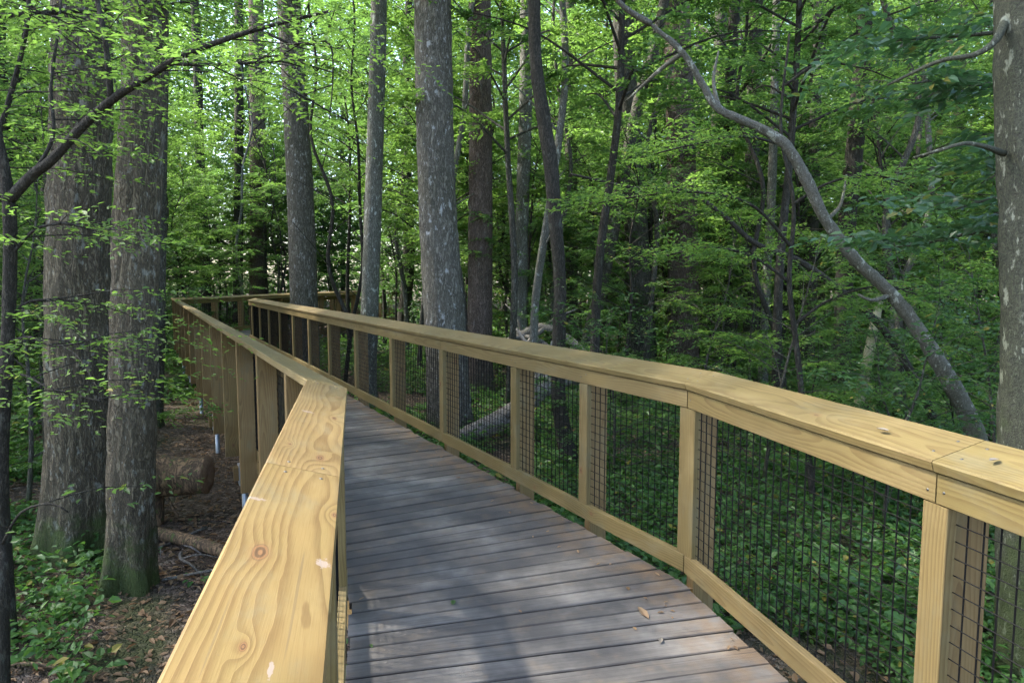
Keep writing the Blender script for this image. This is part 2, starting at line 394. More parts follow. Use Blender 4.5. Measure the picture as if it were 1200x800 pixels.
def railing(side, label):
    base = line_pts(side)
    root = thing('railing', (float(base[1][0]), float(base[1][1]), 0.), label, 'railing')
    us = [u1, u2, u3]; ns = [n1 * side, n2 * side, n3 * side]
    # stations of posts along each leg
    if side > 0:
        st = [[5.2 - 4.9, 5.2 - 3.35, 5.2 - 1.613, 5.2],
              [.985, 1.96, 3.45, 5.0, 6.55, 8.08, 9.56, 11.0, 12.48, 13.9, 15.3, 16.65],
              [.12 + 1.5 * k for k in range(10)]]
    else:
        st = [[5.2 - 4.4, 5.2 - 2.95, 5.2 - 1.613, 5.2 - .16],
              [.62, 1.75, 2.95, 4.2, 5.6, 7.05, 8.5, 9.95, 11.4, 12.85, 14.3, 15.75, 17.2],
              [.4 + 1.5 * k for k in range(10)]]
    inner = [p + Z3(CAPZ) for p in base]
    outer = [p + Z3(CAPZ + RAISE) for p in off_line(base, CAPW, side)]
    face = off_line(base, .022, side)          # plane of the rail faces on the deck side
    for leg in range(3):
        u, n = us[leg], ns[leg]
        th = (TH1, TH2, TH3)[leg]
        # ---- cap boards, butted over posts
        a, b = base[leg], base[leg + 1]; Lg = np.linalg.norm(b - a)
        joints = {0: [0, 5.2 - 1.613, 5.2], 1: [0] + ([1.96, 6.55, 11.0, 15.3] if side > 0 else [4.2, 8.5, 12.85]) + [Lg], 2: [0, 4.6, 9.1, Lg]}[leg]
        up = np.cross(u, n) * -side
        up = Z3(1) * CAPW - n * RAISE; up /= np.linalg.norm(up)
        mid = n * CAPW / 2 + Z3(RAISE / 2)
        wc = math.hypot(CAPW, RAISE)
        # mitre slopes
        def mit(i):
            if i < 1 or i > 2: return 0.
            turn = ((TH1, TH2, TH3)[i] - (TH1, TH2, TH3)[i - 1]) / 2
            return math.tan(turn)
        for k in range(len(joints) - 1):
            s0, s1 = joints[k] + (.0015 if k else 0), joints[k + 1] - .0015
            p = a + u * s0 + Z3(CAPZ) + mid - up * .019; q = a + u * s1 + Z3(CAPZ) + mid - up * .019
            fr = frame(p, q - p, up); yv = np.array(fr.col[1][:3])
            sgn = 1 if yv.dot(n) > 0 else -1            # local +Y outward?
            e0 = 0.; e1 = 0.
            if k == 0 and leg > 0: e0 = mit(leg) * side * sgn * -1
            if k == len(joints) - 2 and leg < 2: e1 = mit(leg + 1) * side * sgn
            # centre line length at mitres
            if e0: p = p + u * (e0 * sgn * CAPW / 2)
            if e1: q = q + u * (e1 * sgn * CAPW / 2)
            mt = M['pine_olive_shade']
            if side < 0 and leg == 0 and k >= 1 or side < 0 and leg == 0 and k == 0:
                inv = frame(p, q - p, up).inverted(); pl = (a + u + Z3(CAPZ) + mid)
                def loc(px, py):
                    d = ray(px, py); o_ = np.array([0, 0, CAM_H]); t_ = ((pl - o_) @ up) / (d @ up)
                    v_ = inv @ Vector(o_ + d * t_); return v_.x, v_.y
                if k == 0: kn, sc_ = [(305, 647, .95), (392, 603, .42), (285, 757, .3), (225, 900, .8)], [(297, 583, .010, .034), (379, 660, .022, .013), (317, 785, .02, .004)]
                else: kn, sc_ = [(375, 536, .75), (392, 490, .6), (340, 520, .3)], [(360, 482, .012, .026), (378, 446, .02, .02), (345, 433, .02, .02)]
                mt = pine('treated_pine_near', (.205, .133, .058), (.108, .057, .021), 1., .4, [(*loc(*q_[:2]), q_[2]) for q_ in kn], [(*loc(*q_[:2]), *q_[2:]) for q_ in sc_])
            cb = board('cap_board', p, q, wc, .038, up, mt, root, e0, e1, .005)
            if a[1] < 6 and leg < 2:
                for (sx, sy) in ((.05, .045), (.05, -.05)):
                    for xx in ((sx, (q - p) @ u - sx) if (leg == 0 or k == 0) else (sx,)):
                        sc = link('screw', SCREW); sc.parent = cb; sc.matrix_basis = Matrix.Translation((xx, sy, .0195))
        # ---- long rails below the cap and at the deck: pieces between posts at leg ends
        f0, f1 = face[leg], face[leg + 1]
        brk = {0: [0, 5.2 - 1.613, None], 1: [0, 3.45, 8.08, 12.48, None] if side > 0 else [0, 4.2, 9.95, None], 2: [0, 6.1, None]}[leg]
        Lf = np.linalg.norm(f1 - f0)
        for (zc, hh, nm) in ((CAPZ - .040 - .0475, .093, 'top_rail'), (.10, .10, 'bottom_rail')):
            for k in range(len(brk) - 1):
                s0 = brk[k] + (.0015 if k else .004); s1 = (brk[k + 1] if brk[k + 1] is not None else Lf) - .004
                p = f0 + u * s0 + n * .019 + Z3(zc); q = f0 + u * s1 + n * .019 + Z3(zc)
                rb = board(nm, p, q, hh, .038, n, M['pine_olive_shade'], root)
                if nm == 'top_rail' and leg < 2 and p[1] < 6:
                    fr = frame(p, q - p, n); zs = 1 if np.array(fr.col[2][:3]) @ n < 0 else -1
                    for s_ in st[leg]:
                        for dx in (-.03, .03):
                            xx = s_ + dx - s0
                            if .02 < xx < s1 - s0 - .02 and a[1] + s_ * u[1] < 6:
                                sc = link('screw', SCREW); sc.parent = rb; sc.matrix_basis = Matrix.Translation((xx, rng.normal(0, .012), zs * .0195)) @ (Matrix.Rotation(math.pi, 4, 'X') if zs < 0 else Matrix.Identity(4))
            # back rail the mesh is clamped against
        # ---- posts with facing strips
        prev = None
        for k, s in enumerate(st[leg]):
            nn = n
            at_bend = (leg == 0 and k == 3 and side > 0)
            uu = u
            if at_bend:
                nn = (n1 + n2) * side; nn /= np.linalg.norm(nn); uu = (u1 + u2) / np.linalg.norm(u1 + u2)
            pos = a + u * s
            pf = pos + nn * .022
            zb = -.20 if (k % 2 or leg == 2) else -.24
            pc = pf + nn * (.042 + .068) + Z3(zb)
            dc = .022 + .042 + .068
            ptop = CAPZ + RAISE * dc / CAPW - .0405
            pp, pq = pc, np.array([pc[0], pc[1], ptop])
            sy = 1 if np.array(frame(pp, pq - pp, uu).col[1][:3]) @ nn > 0 else -1
            post = board('post', pp, pq, .136, .062, uu, M['pine_post'], root, 0, sy * RAISE / CAPW)
            wst = .135 if at_bend else .093
            ps = pf + nn * .019 + Z3(.1515)
            fs = board('facing_strip', ps, ps + Z3(CAPZ - .040 - .094 - .003 - .1515), wst, .037, nn, M['pine_olive_shade'], post)
        # ---- wire mesh bays (behind the strips)
        ss = st[leg]
        w0 = f0 + n * .0405
        bays = [(ss[k], ss[k + 1]) for k in range(len(ss) - 1)]
        if leg < 2: bays.append((ss[-1], Lf))
        if leg > 0 and ss[0] > .3: bays.insert(0, (0., ss[0]))
        if leg > 0: pass
        for (s0, s1) in bays:
            if s1 - s0 < .15: continue
            me = wire_panel(s1 - s0, .148, CAPZ - .05, .0025 if leg < 2 else .003, .055 if leg < 2 else .11)
            o = link('wire_mesh', me); place(o, frame(w0 + u * s0, u, (0, 0, 1)), root)
    return root

def wire_panel(L, z0, z1, r0, cell):
    V, F = [], []
    def rod(p, q, ax, r):
        b = len(V)
        o = [(1, 0), (0, 1), (-1, 0), (0, -1)]
        for e in (p, q):
            for (i, j) in o:
                if ax == 'z': V.append((e[0] + i * r, e[1] + j * r, e[2]))
                else: V.append((e[0], e[1] + i * r, e[2] + j * r))
        for i in range(4): F.append((b + i, b + (i + 1) % 4, b + 4 + (i + 1) % 4, b + 4 + i))
    n = int(L / cell)
    for k in range(n + 1):
        x = (k + .5) * L / (n + 1); rod((x, 0, z0), (x, 0, z1), 'z', r0 * 1.45)
    m = int((z1 - z0) / cell)
    for k in range(m + 1):
        z = z0 + (k + .4) * (z1 - z0) / (m + 1); rod((.002, 2 * r0, z), (L - .002, 2 * r0, z), 'x', r0 * .85)
    return mesh('wire_mesh', np.array(V), [np.array(F)], [M['wire']])

def disc_mesh(name, r, h, n, mat):
    V = [(0, 0, h)] + [(r * math.cos(2 * math.pi * i / n), r * math.sin(2 * math.pi * i / n), h * .8) for i in range(n)] + [(r * math.cos(2 * math.pi * i / n), r * math.sin(2 * math.pi * i / n), -.004) for i in range(n)]
    T = [(0, 1 + i, 1 + (i + 1) % n) for i in range(n)]
    Q = [(1 + i, 1 + n + i, 1 + n + (i + 1) % n, 1 + (i + 1) % n) for i in range(n)]
    return mesh(name, np.array(V), [np.array(T), np.array(Q)], [mat], True)
SCREW = disc_mesh('screw', .0045, .001, 10, M['screw'])

railing(+1, 'yellow pine railing with black wire mesh running along the right side of the deck')
railing(-1, 'yellow pine railing whose broad cap board fills the near left of the deck')

# ------------------------------------------------------------------ deck
def build_deck():
    root = thing('boardwalk', (0, 2, 0), 'grey weathered plank boardwalk bending left through the woods between the railings', 'boardwalk')
    rows = []                                   # (left point, right point)
    le, re = -.02, .006                         # deck edges against the rail lines
    dl = off_line(line_pts(-1), .015, -1); dr = off_line(line_pts(1), .008, 1)
    # leg 1 straight, fan, leg 2, fan, leg 3: pairs of stations measured from the bend
    def pt(line, s, leg):                       # station s along the polyline relative to bend index leg
        j = line[leg]; u_ = (u1, u2, u3)
        return j + (u_[leg] if s > 0 else u_[leg - 1]) * abs(s) * (1 if s > 0 else -1)
    W = .146
    segs = []
    fl = [-.62, .62]
    # perpendicular foot relations at bend 1: right station where leg-1 normal through left station lands
    def foot(line_to, P, u_, j): return (P - j) @ u_
    L1, R1 = dl[1], dr[1]
    sl0 = -.75; PL = L1 + u1 * sl0; sr0 = (PL - R1) @ u1
    sl1 = .95; PL1 = L1 + u2 * sl1; sr1 = (PL1 - R1) @ u2
    n_f = int(round((sr1 - sr0) / W))
    n_a = int((4.2 + sl0) / W)
    for k in range(n_a, 0, -1): segs.append((L1 + u1 * (sl0 - k * W), R1 + u1 * (sr0 - k * W)))
    for k in range(n_f + 1):
        f = k / n_f; a = sl0 + (sl1 - sl0) * f; b = sr0 + (sr1 - sr0) * f
        segs.append((pt(dl, a, 1), pt(dr, b, 1)))
    L2, R2 = dl[2], dr[2]
    tot = LEN2R - .2 - sr1; n_b = int(tot / W)
    for k in range(1, n_b + 1): segs.append((L1 + u2 * (sl1 + k * W), R1 + u2 * (sr1 + k * W)))
    a0 = -(np.linalg.norm(L2 - L1) - (sl1 + n_b * W)); b0 = -(np.linalg.norm(R2 - R1) - (sr1 + n_b * W))
    a1 = .9; b1 = (L2 + u3 * a1 - R2) @ u3
    n_g = int(round((a1 - a0) / W))
    for k in range(1, n_g + 1):
        f = k / n_g; segs.append((pt(dl, a0 + (a1 - a0) * f, 2), pt(dr, b0 + (b1 - b0) * f, 2)))
    for k in range(1, int(13 / W)): segs.append((L2 + u3 * (a1 + k * W), R2 + u3 * (b1 + k * W)))
    V, Q, rnd, edge, UV, seam = [], [], [], [], [], []
    NX = 14
    for i in range(len(segs) - 1):
        (a, b), (c, d) = segs[i], segs[i + 1]
        g = .0042
        f = (c - a) / np.linalg.norm(c - a); h = (d - b) / np.linalg.norm(d - b)
        ja, jb = rng.normal(0, .006, 2)
        e = (b - a) / np.linalg.norm(b - a)
        a2 = a + f * g - e * ja; c2 = c - f * g - e * ja; b2 = b + h * g + e * jb; d2 = d - h * g + e * jb
        lift = rng.normal(0, .0022); r_ = rng.random(); v0 = rng.random() * 9
        wv = rng.normal(0, .0012, NX + 1); cup = rng.normal(0, .001)
        b0_ = len(V); ch = .006
        wa, wb = np.linalg.norm(c2 - a2), np.linalg.norm(d2 - b2); Lr = np.linalg.norm(b2 - a2)
        for k in range(NX + 1):
            s = k / NX
            P = a2 + (b2 - a2) * s; Q_ = c2 + (d2 - c2) * s; w = wa + (wb - wa) * s
            cr = (Q_ - P) / max(np.linalg.norm(Q_ - P), 1e-6)
            wav = cr * wv[k]
            z = lift + 0.0
            for (t_, zz) in ((0, -.036), (0, -ch + z), (ch, z), (.5, z + cup), (1 - ch, z), (1, -ch + z), (1, -.036)):
                if t_ == ch: X = P + cr * ch
                elif t_ == 1 - ch: X = Q_ - cr * ch
                else: X = P + (Q_ - P) * t_
                V.append(X + wav + Z3(zz)); seam.append(0. if t_ in (ch, .5, 1 - ch) else 1.); rnd.append(r_); edge.append(min(s, 1 - s) * Lr + .25 * (s < .5))
                UV.append((s * Lr, v0 + t_ * w if t_ not in (ch, 1 - ch) else v0 + (ch if t_ == ch else w - ch)))
        for k in range(NX):
            for j in range(6):
                p = b0_ + k * 7 + j
                Q.append((p, p + 7, p + 8, p + 1))
    me = mesh('deck', np.array(V) - np.array([0, 2, 0]), [np.array(Q)], [M['deck']], rnd=rnd)
    # end caps are hidden under the rails; closed below by joists
    at_ = me.attributes.new('edge', 'FLOAT', 'POINT'); at_.data.foreach_set('value', np.array(edge, np.float32))
    at_ = me.attributes.new('seam', 'FLOAT', 'POINT'); at_.data.foreach_set('value', np.array(seam, np.float32))
    uvl = me.uv_layers.new(name='plank')
    li = np.empty(len(me.loops), np.int32); me.loops.foreach_get('vertex_index', li)
    uvl.data.foreach_set('uv', np.array(UV, np.float32)[li].ravel())
    o = link('deck', me, root)
    # joists below, piles with brackets
    lines = [off_line(line_pts(-1), .0, -1), off_line(line_pts(1), .02, 1)]
    for s, ln in ((-1, lines[0]), (1, lines[1])):
        for leg in range(3):
            n = (n1, n2, n3)[leg] * s; u = (u1, u2, u3)[leg]
            for d in (-.02, -.55):
                p = ln[leg] + n * d + Z3(-.135) + u * .02; q = ln[leg + 1] + n * d + Z3(-.135) - u * .02
                board('joist', p, q, .185, .04, n, M['pine_post'], root)
    for leg, (pt0, u, n, Ls) in enumerate(((Lp - u1 * 5.2, u1, n1, 5.2), (Lp, u2, n2, LEN2L), (Kp, u3, n3, LEN3))):
        s = 1.0
        while s < Ls:
            c = pt0 + u * s
            board('cross_beam', c - n * .16 + Z3(-.31), c + n * 1.78 + Z3(-.31), .14, .09, u, M['pine_post'], root)
            for dd in (-.06, 1.62):
                b = c + n * dd
                pl = link('pile', tube_mesh('pile', [b + Z3(-1.1), b + Z3(-.40)], [.03, .03], 10, .5, M['zinc']))
                place(pl, Matrix.Translation((0, 0, 0)), root)
                br = board('bracket', b + Z3(-.43), b + Z3(-.22), .11, .12, u, M['zinc'], pl, ch=.006)
            s += 2.9 if leg else 1.7
    return root

# ------------------------------------------------------------------ tubes and trunks
def catmull(P, m):
    P = np.asarray(P, float)
    if len(P) == 2: return np.array([P[0] + (P[1] - P[0]) * t for t in np.linspace(0, 1, m)])
    Q = np.vstack([2 * P[0] - P[1], P, 2 * P[-1] - P[-2]])
    # by arc length
    d = np.concatenate([[0], np.cumsum(np.linalg.norm(np.diff(P[:, :3], axis=0), axis=1))])
    T = np.linspace(0, d[-1], m); out = []
    for t in T:
        i = min(max(np.searchsorted(d, t, 'right') - 1, 0), len(P) - 2)
        f = (t - d[i]) / max(d[i + 1] - d[i], 1e-9)
        p0, p1, p2, p3 = Q[i], Q[i + 1], Q[i + 2], Q[i + 3]
        out.append(.5 * ((2 * p1) + (-p0 + p2) * f + (2 * p0 - 5 * p1 + 4 * p2 - p3) * f * f + (-p0 + 3 * p1 - 3 * p2 + p3) * f ** 3))
    return np.array(out)
def tube(P, rad, seg=8, step=.3, rough=0., rough_f=6., tallf=.2, flare=0., flare_h=.3, lobes=5, seed=0, cap=True):
    """returns V, quads, tris"""
    P = np.asarray(P, float); D = np.column_stack([P, np.asarray(rad, float)])
    L = np.sum(np.linalg.norm(np.diff(P, axis=0), axis=1)); m = max(2, int(L / step) + 1)
    C = catmull(D, m); pos = C[:, :3]; r = np.maximum(C[:, 3], .001)
    T = np.gradient(pos, axis=0); T /= np.linalg.norm(T, axis=1)[:, None] + 1e-9
    ref = np.array([0, 1., 0]) if abs(T[0] @ np.array([0, 1., 0])) < .9 else np.array([1., 0, 0])
    X = np.cross(ref, T); X /= np.linalg.norm(X, axis=1)[:, None] + 1e-9; Yv = np.cross(T, X)
    th = np.linspace(0, 2 * math.pi, seg, endpoint=False)
    c, s = np.cos(th), np.sin(th)
    rr = np.repeat(r[:, None], seg, 1)
    arc = np.concatenate([[0], np.cumsum(np.linalg.norm(np.diff(pos, axis=0), axis=1))])[:, None]
    if flare:
        ph = random.Random(seed).random() * 6
        lob = .55 + .45 * np.cos(lobes * th + ph) + .25 * np.cos((lobes - 2) * th + 2 * ph)
        rr = rr * (1 + flare * np.exp(-(arc / flare_h)) * lob[None, :])
    if rough:
        nx = c[None, :] * r[:, None] * rough_f; ny = s[None, :] * r[:, None] * rough_f; nz = arc * rough_f * tallf
        rr = rr + rough * (np.abs(fbm(nx + 5, ny + 5, nz, seed, 3) - .44) * 2 - .25) + rough * .8 * (fbm(nx * .3, ny * .3, nz * .4, seed + 9, 2) - .4)
    V = pos[:, None, :] + rr[..., None] * (c[None, :, None] * X[:, None, :] + s[None, :, None] * Yv[:, None, :])
    V = V.reshape(-1, 3); I = np.arange(m * seg).reshape(m, seg); J = np.roll(I, -1, 1)
    Q = np.stack([I[:-1], J[:-1], J[1:], I[1:]], -1).reshape(-1, 4)
    Tn = np.zeros((0, 3), int)
    if cap:
        n = len(V); V = np.vstack([V, pos[0], pos[-1]])
        k = np.arange(seg)
        Tn = np.vstack([np.column_stack([np.full(seg, n), J[0], I[0]]), np.column_stack([np.full(seg, n + 1), I[-1], J[-1]])])
    return V, Q, Tn
def join(parts):
    V, Q, T, b = [], [], [], 0
    for v, q, t in parts:
        V.append(v); Q.append(q + b); T.append(t + b); b += len(v)
    return np.vstack(V), np.vstack(Q), np.vstack(T)
def tube_mesh(name, P, rad, seg, step, mat, **k):
    v, q, t = tube(P, rad, seg, step, **k); return mesh(name, v, [q, t], [mat], True)
build_deck()

GZ = -.72
def gz(x, y):
    x = np.asarray(x, float); y = np.asarray(y, float)
    return GZ + .22 * (fbm(x * .22 + 40, y * .22 + 40, 0 * x, 3, 3) - .44) + .05 * (fbm(x * 1.3 + 9, y * 1.3 + 9, 0 * x, 5, 2) - .37)

# ------------------------------------------------------------------ ground sheet
def ground():
    xs = np.unique(np.concatenate([np.linspace(-14, 14, 150), np.linspace(-260, 260, 70)]))
    ys = np.unique(np.concatenate([np.linspace(-4, 26, 160), np.linspace(-60, 320, 60)]))
    X, Y = np.meshgrid(xs, ys); Z = gz(X, Y)
    V = np.column_stack([X.ravel(), Y.ravel(), Z.ravel()])
    I = np.arange(len(V)).reshape(X.shape)
    Q = np.stack([I[:-1, :-1], I[:-1, 1:], I[1:, 1:], I[1:, :-1]], -1).reshape(-1, 4)
    tag(link('ground', mesh('ground', V, [Q], [M['ground']], True)), kind='structure')
ground()

# ------------------------------------------------------------------ leaves
def leaves(pos, ax, nor, ln, wd, fold=.16, droop=.12):
    """pos, ax, nor (n,3); returns V, Q, one random value per leaf spread to its points"""
    n = len(pos)
    ax = ax / (np.linalg.norm(ax, axis=1)[:, None] + 1e-9)
    sd = np.cross(nor, ax); sd /= np.linalg.norm(sd, axis=1)[:, None] + 1e-9
    nr = np.cross(ax, sd)
    tpl = [(0, 0, 0), (.30, .5, 1), (.70, .36, 1), (1, 0, 0), (.70, -.36, 1), (.30, -.5, 1)]
    V = np.empty((n, 6, 3))
    for k, (a, b, f) in enumerate(tpl):
        V[:, k] = pos + ax * (a * ln)[:, None] + sd * (b * wd)[:, None] + nr * ((f * fold * wd) - droop * a * a * ln)[:, None]
    b = np.arange(n)[:, None] * 6
    Q = np.concatenate([b + np.array([[0, 5, 4, 3]]), b + np.array([[0, 3, 2, 1]])])
    return V.reshape(-1, 3), Q
def sprays(o, d, ln, nl, lsz, g, ratio=.45, tilt=.35, up=(0, 0, 1)):
    """flat sprays: o origins, d directions (n,3), ln lengths; nl leaves on each; returns pos, ax, nor, len, wid"""
    n = len(o)
    d = d / (np.linalg.norm(d, axis=1)[:, None] + 1e-9)
    nor = np.array(up) + g.normal(0, tilt, (n, 3)); sd = np.cross(nor, d); sd /= np.linalg.norm(sd, axis=1)[:, None] + 1e-9
    nor = np.cross(d, sd)
    t = (np.arange(nl) + .5) / nl
    sgn = np.where(np.arange(nl) % 2, 1., -1.)
    pos = o[:, None] + d[:, None] * (t[None, :, None] * ln[:, None, None]) - nor[:, None] * (.18 * t[None, :, None] ** 2 * ln[:, None, None])
    pos += g.normal(0, .012, pos.shape)
    ax = d[:, None] * .75 + sd[:, None] * sgn[None, :, None] * (1.15 - .75 * t[None, :, None]) + g.normal(0, .22, pos.shape)
    nr = nor[:, None] + g.normal(0, .34, pos.shape)
    L = lsz * (.65 + .6 * g.random((n, nl))) * (1.1 - .35 * t[None, :])
    return pos.reshape(-1, 3), ax.reshape(-1, 3), nr.reshape(-1, 3), L.ravel(), (L * ratio * (.85 + .3 * g.random((n, nl)))).ravel()
def leaf_mesh(name, parts, mat, g):
    P, A, N, L, W = [np.concatenate([p[i] for p in parts]) for i in range(5)]
    V, Q = leaves(P, A, N, L, W)
    return mesh(name, V, [Q], [mat], rnd=np.repeat(g.random(len(P)), 6))

def sapling_proto(seed, H, spread, nbr, lsz, nl, mat, barkm, lean=.1, first=.15, ratio=.45, dens=1., r0=None):
    """slender understory tree: trunk with limbs in one mesh, layered sprays in another"""
    g = np.random.default_rng(seed)
    m = 6; z = np.linspace(0, 1, m)
    a = g.random() * 6.28
    px = np.cumsum(g.normal(0, .035 * H, m)) * z + lean * H * z ** 1.5 * math.cos(a)
    py = np.cumsum(g.normal(0, .035 * H, m)) * z + lean * H * z ** 1.5 * math.sin(a)
    P = np.column_stack([px, py, z * H]); P[0] = (0, 0, -.1)
    r0 = r0 or .006 * H + .008
    parts = [tube(P, r0 * (1 - .85 * z), 7, .25, seed=seed)]
    sp = []
    for k in range(nbr):
        f = first + (1 - first) * (k + g.random()) / nbr
        i = f * (m - 1); j = min(int(i), m - 2); o = P[j] + (P[j + 1] - P[j]) * (i - j)
        az = k * 2.4 + g.normal(0, .5)
        ln = spread * (1.05 - .75 * f) * (.6 + .7 * g.random()) + .2
        d = np.array([math.cos(az), math.sin(az), .18 + .5 * f + g.normal(0, .12)])
        e = o + d * ln; mid = o + d * ln * .5 + np.array([0, 0, .08 * ln]); e[2] -= .06 * ln
        parts.append(tube([o, mid, e], [r0 * .42 * (1 - .6 * f), r0 * .25 * (1 - .6 * f), .0025], 5, .25, cap=False, seed=k))
        ns = max(4, int(ln * 15 * dens))
        t = .22 + .78 * g.random(ns); t[0] = 1
        q = (1 - t)[:, None] ** 2 * o + 2 * ((1 - t) * t)[:, None] * mid + (t ** 2)[:, None] * e
        sa = az + np.where(g.random(ns) < .5, 1, -1) * (.35 + .8 * g.random(ns))
        sd = np.column_stack([np.cos(sa), np.sin(sa), g.normal(.02, .16, ns)])
        sl = (.22 + .42 * g.random(ns)) * (1.15 - .45 * t) * (lsz / .06) ** .5
        sp.append(sprays(q, sd, sl, nl, lsz, g, ratio, .22))
    v, q, t = join(parts)
    return mesh('trunk', v, [q, t], [barkm], True), leaf_mesh('crown', sp, mat, g)

def canopy_proto(seed, rad, hgt, nsp, nl, lsz, mat, hole=.0):
    """high crown of leaf sprays in clumps around (0,0,0)"""
    g = np.random.default_rng(seed)
    nc = 26
    c = g.normal(0, 1, (nc, 3)); c /= np.linalg.norm(c, axis=1)[:, None]
    c *= (.45 + .55 * g.random(nc))[:, None] * np.array([rad, rad, hgt])
    k = g.integers(0, nc, nsp)
    off = g.normal(0, 1, (nsp, 3)) * np.array([rad * .24, rad * .24, hgt * .12])
    o = c[k] + off
    d = off + c[k] * .25 + g.normal(0, .3 * rad, (nsp, 3)); d[:, 2] *= .35
    return leaf_mesh('crown', [sprays(o, d, (.35 + .5 * g.random(nsp)) * (lsz / .07) ** .6, nl, lsz, g, .48, .35)], mat, g)

PROTO = []
for i, (H, sp, nb, ls, nl, mt) in enumerate([
    (4.2, 1.5, 26, .066, 15, 'leaf'), (5.6, 1.9, 34, .072, 15, 'leaf'), (3.2, 1.3, 22, .060, 15, 'leaf_light'),
    (6.6, 2.2, 38, .080, 15, 'leaf'), (5.0, 1.7, 30, .092, 12, 'leaf_dark'), (7.6, 2.4, 42, .085, 15, 'leaf_light'),
    (2.2, 1.0, 18, .062, 13, 'leaf_dark'), (1.3, .75, 14, .060, 11, 'leaf'), (8.6, 2.5, 46, .095, 15, 'leaf_dark'), (11., 2.9, 44, .090, 15, 'leaf'), (10., 2.6, 40, .085, 15, 'leaf_light')]):
    PROTO.append(sapling_proto(100 + i, H, sp, nb, ls, nl, M[mt], M['bark_dark' if i % 2 else 'bark_far'], first=.08 if H < 3 else .15 if H < 5 else .28 if H < 9 else .38))
CANOPY = [canopy_proto(200, 3.6, 3.2, 1300, 15, .105, M['leaf']), canopy_proto(201, 3.0, 3.6, 1200, 15, .105, M['leaf_light']),
          canopy_proto(202, 4.2, 3.0, 1400, 15, .11, M['leaf_dark'])]

def obj_at(name, me, parent, loc=(0, 0, 0), rz=0., sc=1.):
    o = link(name, me, parent); o.location = tuple(float(v) for v in loc); o.rotation_euler = (0, 0, rz)
    o.scale = (sc, sc, sc) if not isinstance(sc, (tuple, list)) else sc
    return o

# ------------------------------------------------------------------ named trees
def tree(label, mat, Y, pts, rpx, crown=None, top=None, seg=48, step=.05, rough=.02, flare=.45, flare_h=.28, lobes=5, seed=1, limbs=(), base_px=None, group=None, cat='tree', name='tree', rough_f=14, tallf=.16, ext=9., dY=None):
    """trunk traced by photo pixels (from base up) Y metres ahead, radii in px; dY: depth change per point"""
    P = [at(x, y, Y + (dY[i] if dY else 0)) for i, (x, y) in enumerate(pts)]
    rr = [r * (p[1]) / FPX for r, p in zip(rpx, P)]
    # down to the ground
    b = P[0] + (P[0] - P[1]) * 0; g0 = float(gz(P[0][0], P[0][1])) - .08
    if P[0][2] > g0 + .02:
        d = (P[0] - P[1]) / max(P[1][2] - P[0][2], .05); d[2] = -1; d[:2] *= .6
        P.insert(0, P[0] + d * (P[0][2] - g0)); rr.insert(0, rr[0] * 1.04)
    else: P[0][2] = g0
    if ext:
        d = P[-1] - P[-2]; d /= np.linalg.norm(d); d = d + np.array([0, 0, .6]); d /= np.linalg.norm(d)
        P.append(P[-1] + d * ext * .5); rr.append(rr[-1] * .8); P.append(P[-1] + d * ext * .5); rr.append(rr[-1] * .5)
    base = P[0].copy(); base[2] += .08
    root = thing(name, base, label, cat, group)
    parts = [tube(np.array(P) - base, rr, seg, step, rough, rough_f, tallf, flare, flare_h, lobes, seed)]
    for (lp, lr, ly) in limbs:
        LP = np.array([at(x, y, yy) for (x, y), yy in zip(lp, ly)]) - base
        parts.append(tube(LP, [q * yy / FPX for q, yy in zip(lr, ly)], 9, .06, .004, 20, .3, seed=seed + 3))
    v, q, t = join(parts)
    link('trunk', mesh('trunk', v, [q, t], [mat], True), root)
    if crown is not None:
        ci, dz, sc = crown
        tp = np.array(P[-1]) - base
        if Y > 7: sc *= .42; dz += .5
        obj_at('crown', CANOPY[ci], root, (tp[0], tp[1], tp[2] + dz), seed * 1.3, sc)
    return root, base

T = tree
T('huge furrowed grey-brown trunk with moss at its foot, left of the slimmer leaning trunk', M['bark_brown'], 5.75,
  [(88, 660), (92, 560), (92, 400), (94, 200), (96, 0)], [35.5, 34.5, 34, 32.5, 31], (0, 0, 1.25), seed=2, rough=.05, seg=110, step=.035, flare=.6, flare_h=.35, lobes=5)
T('leaning grey-brown trunk with mossy flared foot closest to the left railing', M['bark_brown'], 5.1,
  [(150, 700), (153, 620), (156, 400), (163, 200), (171, 0)], [26, 25.5, 25, 24, 22.5], (1, .5, 1.1), seed=5, rough=.035, seg=110, step=.03, flare=.65, flare_h=.3)
T('dark grey trunk behind the long railing, right of the brown far trunk', M['bark_grey'], 14.5,
  [(358, 440), (357, 380), (354, 280), (347, 130), (338, 0)], [17, 16, 15.5, 14, 12.5], (0, 2, 1.1), seed=8, rough=.03, seg=40, step=.08)
T('slim pale grey trunk blotched with lichen, left of the largest central trunk', M['bark_lichen'], 12.5,
  [(430, 470), (432, 400), (437, 250), (441, 120), (444, 0)], [11, 10.5, 10, 9.5, 9], (1, 2, 1.), seed=11, rough=.012, seg=32, step=.06)
T('largest central trunk, straight, with flaky grey bark', M['bark_grey'], 10.2,
  [(528, 510), (524, 430), (518, 330), (511, 200), (508, 60), (507, 0)], [27, 25, 23, 21.5, 21, 21], (2, 1, 1.2), seed=14, rough=.026, seg=72, step=.05, flare=.3)
T('brown trunk with flared foot half hidden behind the largest central trunk', M['bark_red'], 14.0,
  [(562, 465), (562, 400), (563, 250), (563, 100), (562, 0)], [17, 15, 14, 13, 13], (0, 2, 1.1), seed=17, rough=.03, seg=40, step=.08, flare=.6)
T('thin straight grey trunk right of the largest central trunk', M['bark_lichen'], 14.5,
  [(609, 440), (610, 380), (612, 250), (616, 120), (617, 0)], [8, 7.5, 7.5, 7.5, 7], (1, 2, .9), seed=20, rough=.01, seg=24, step=.1)
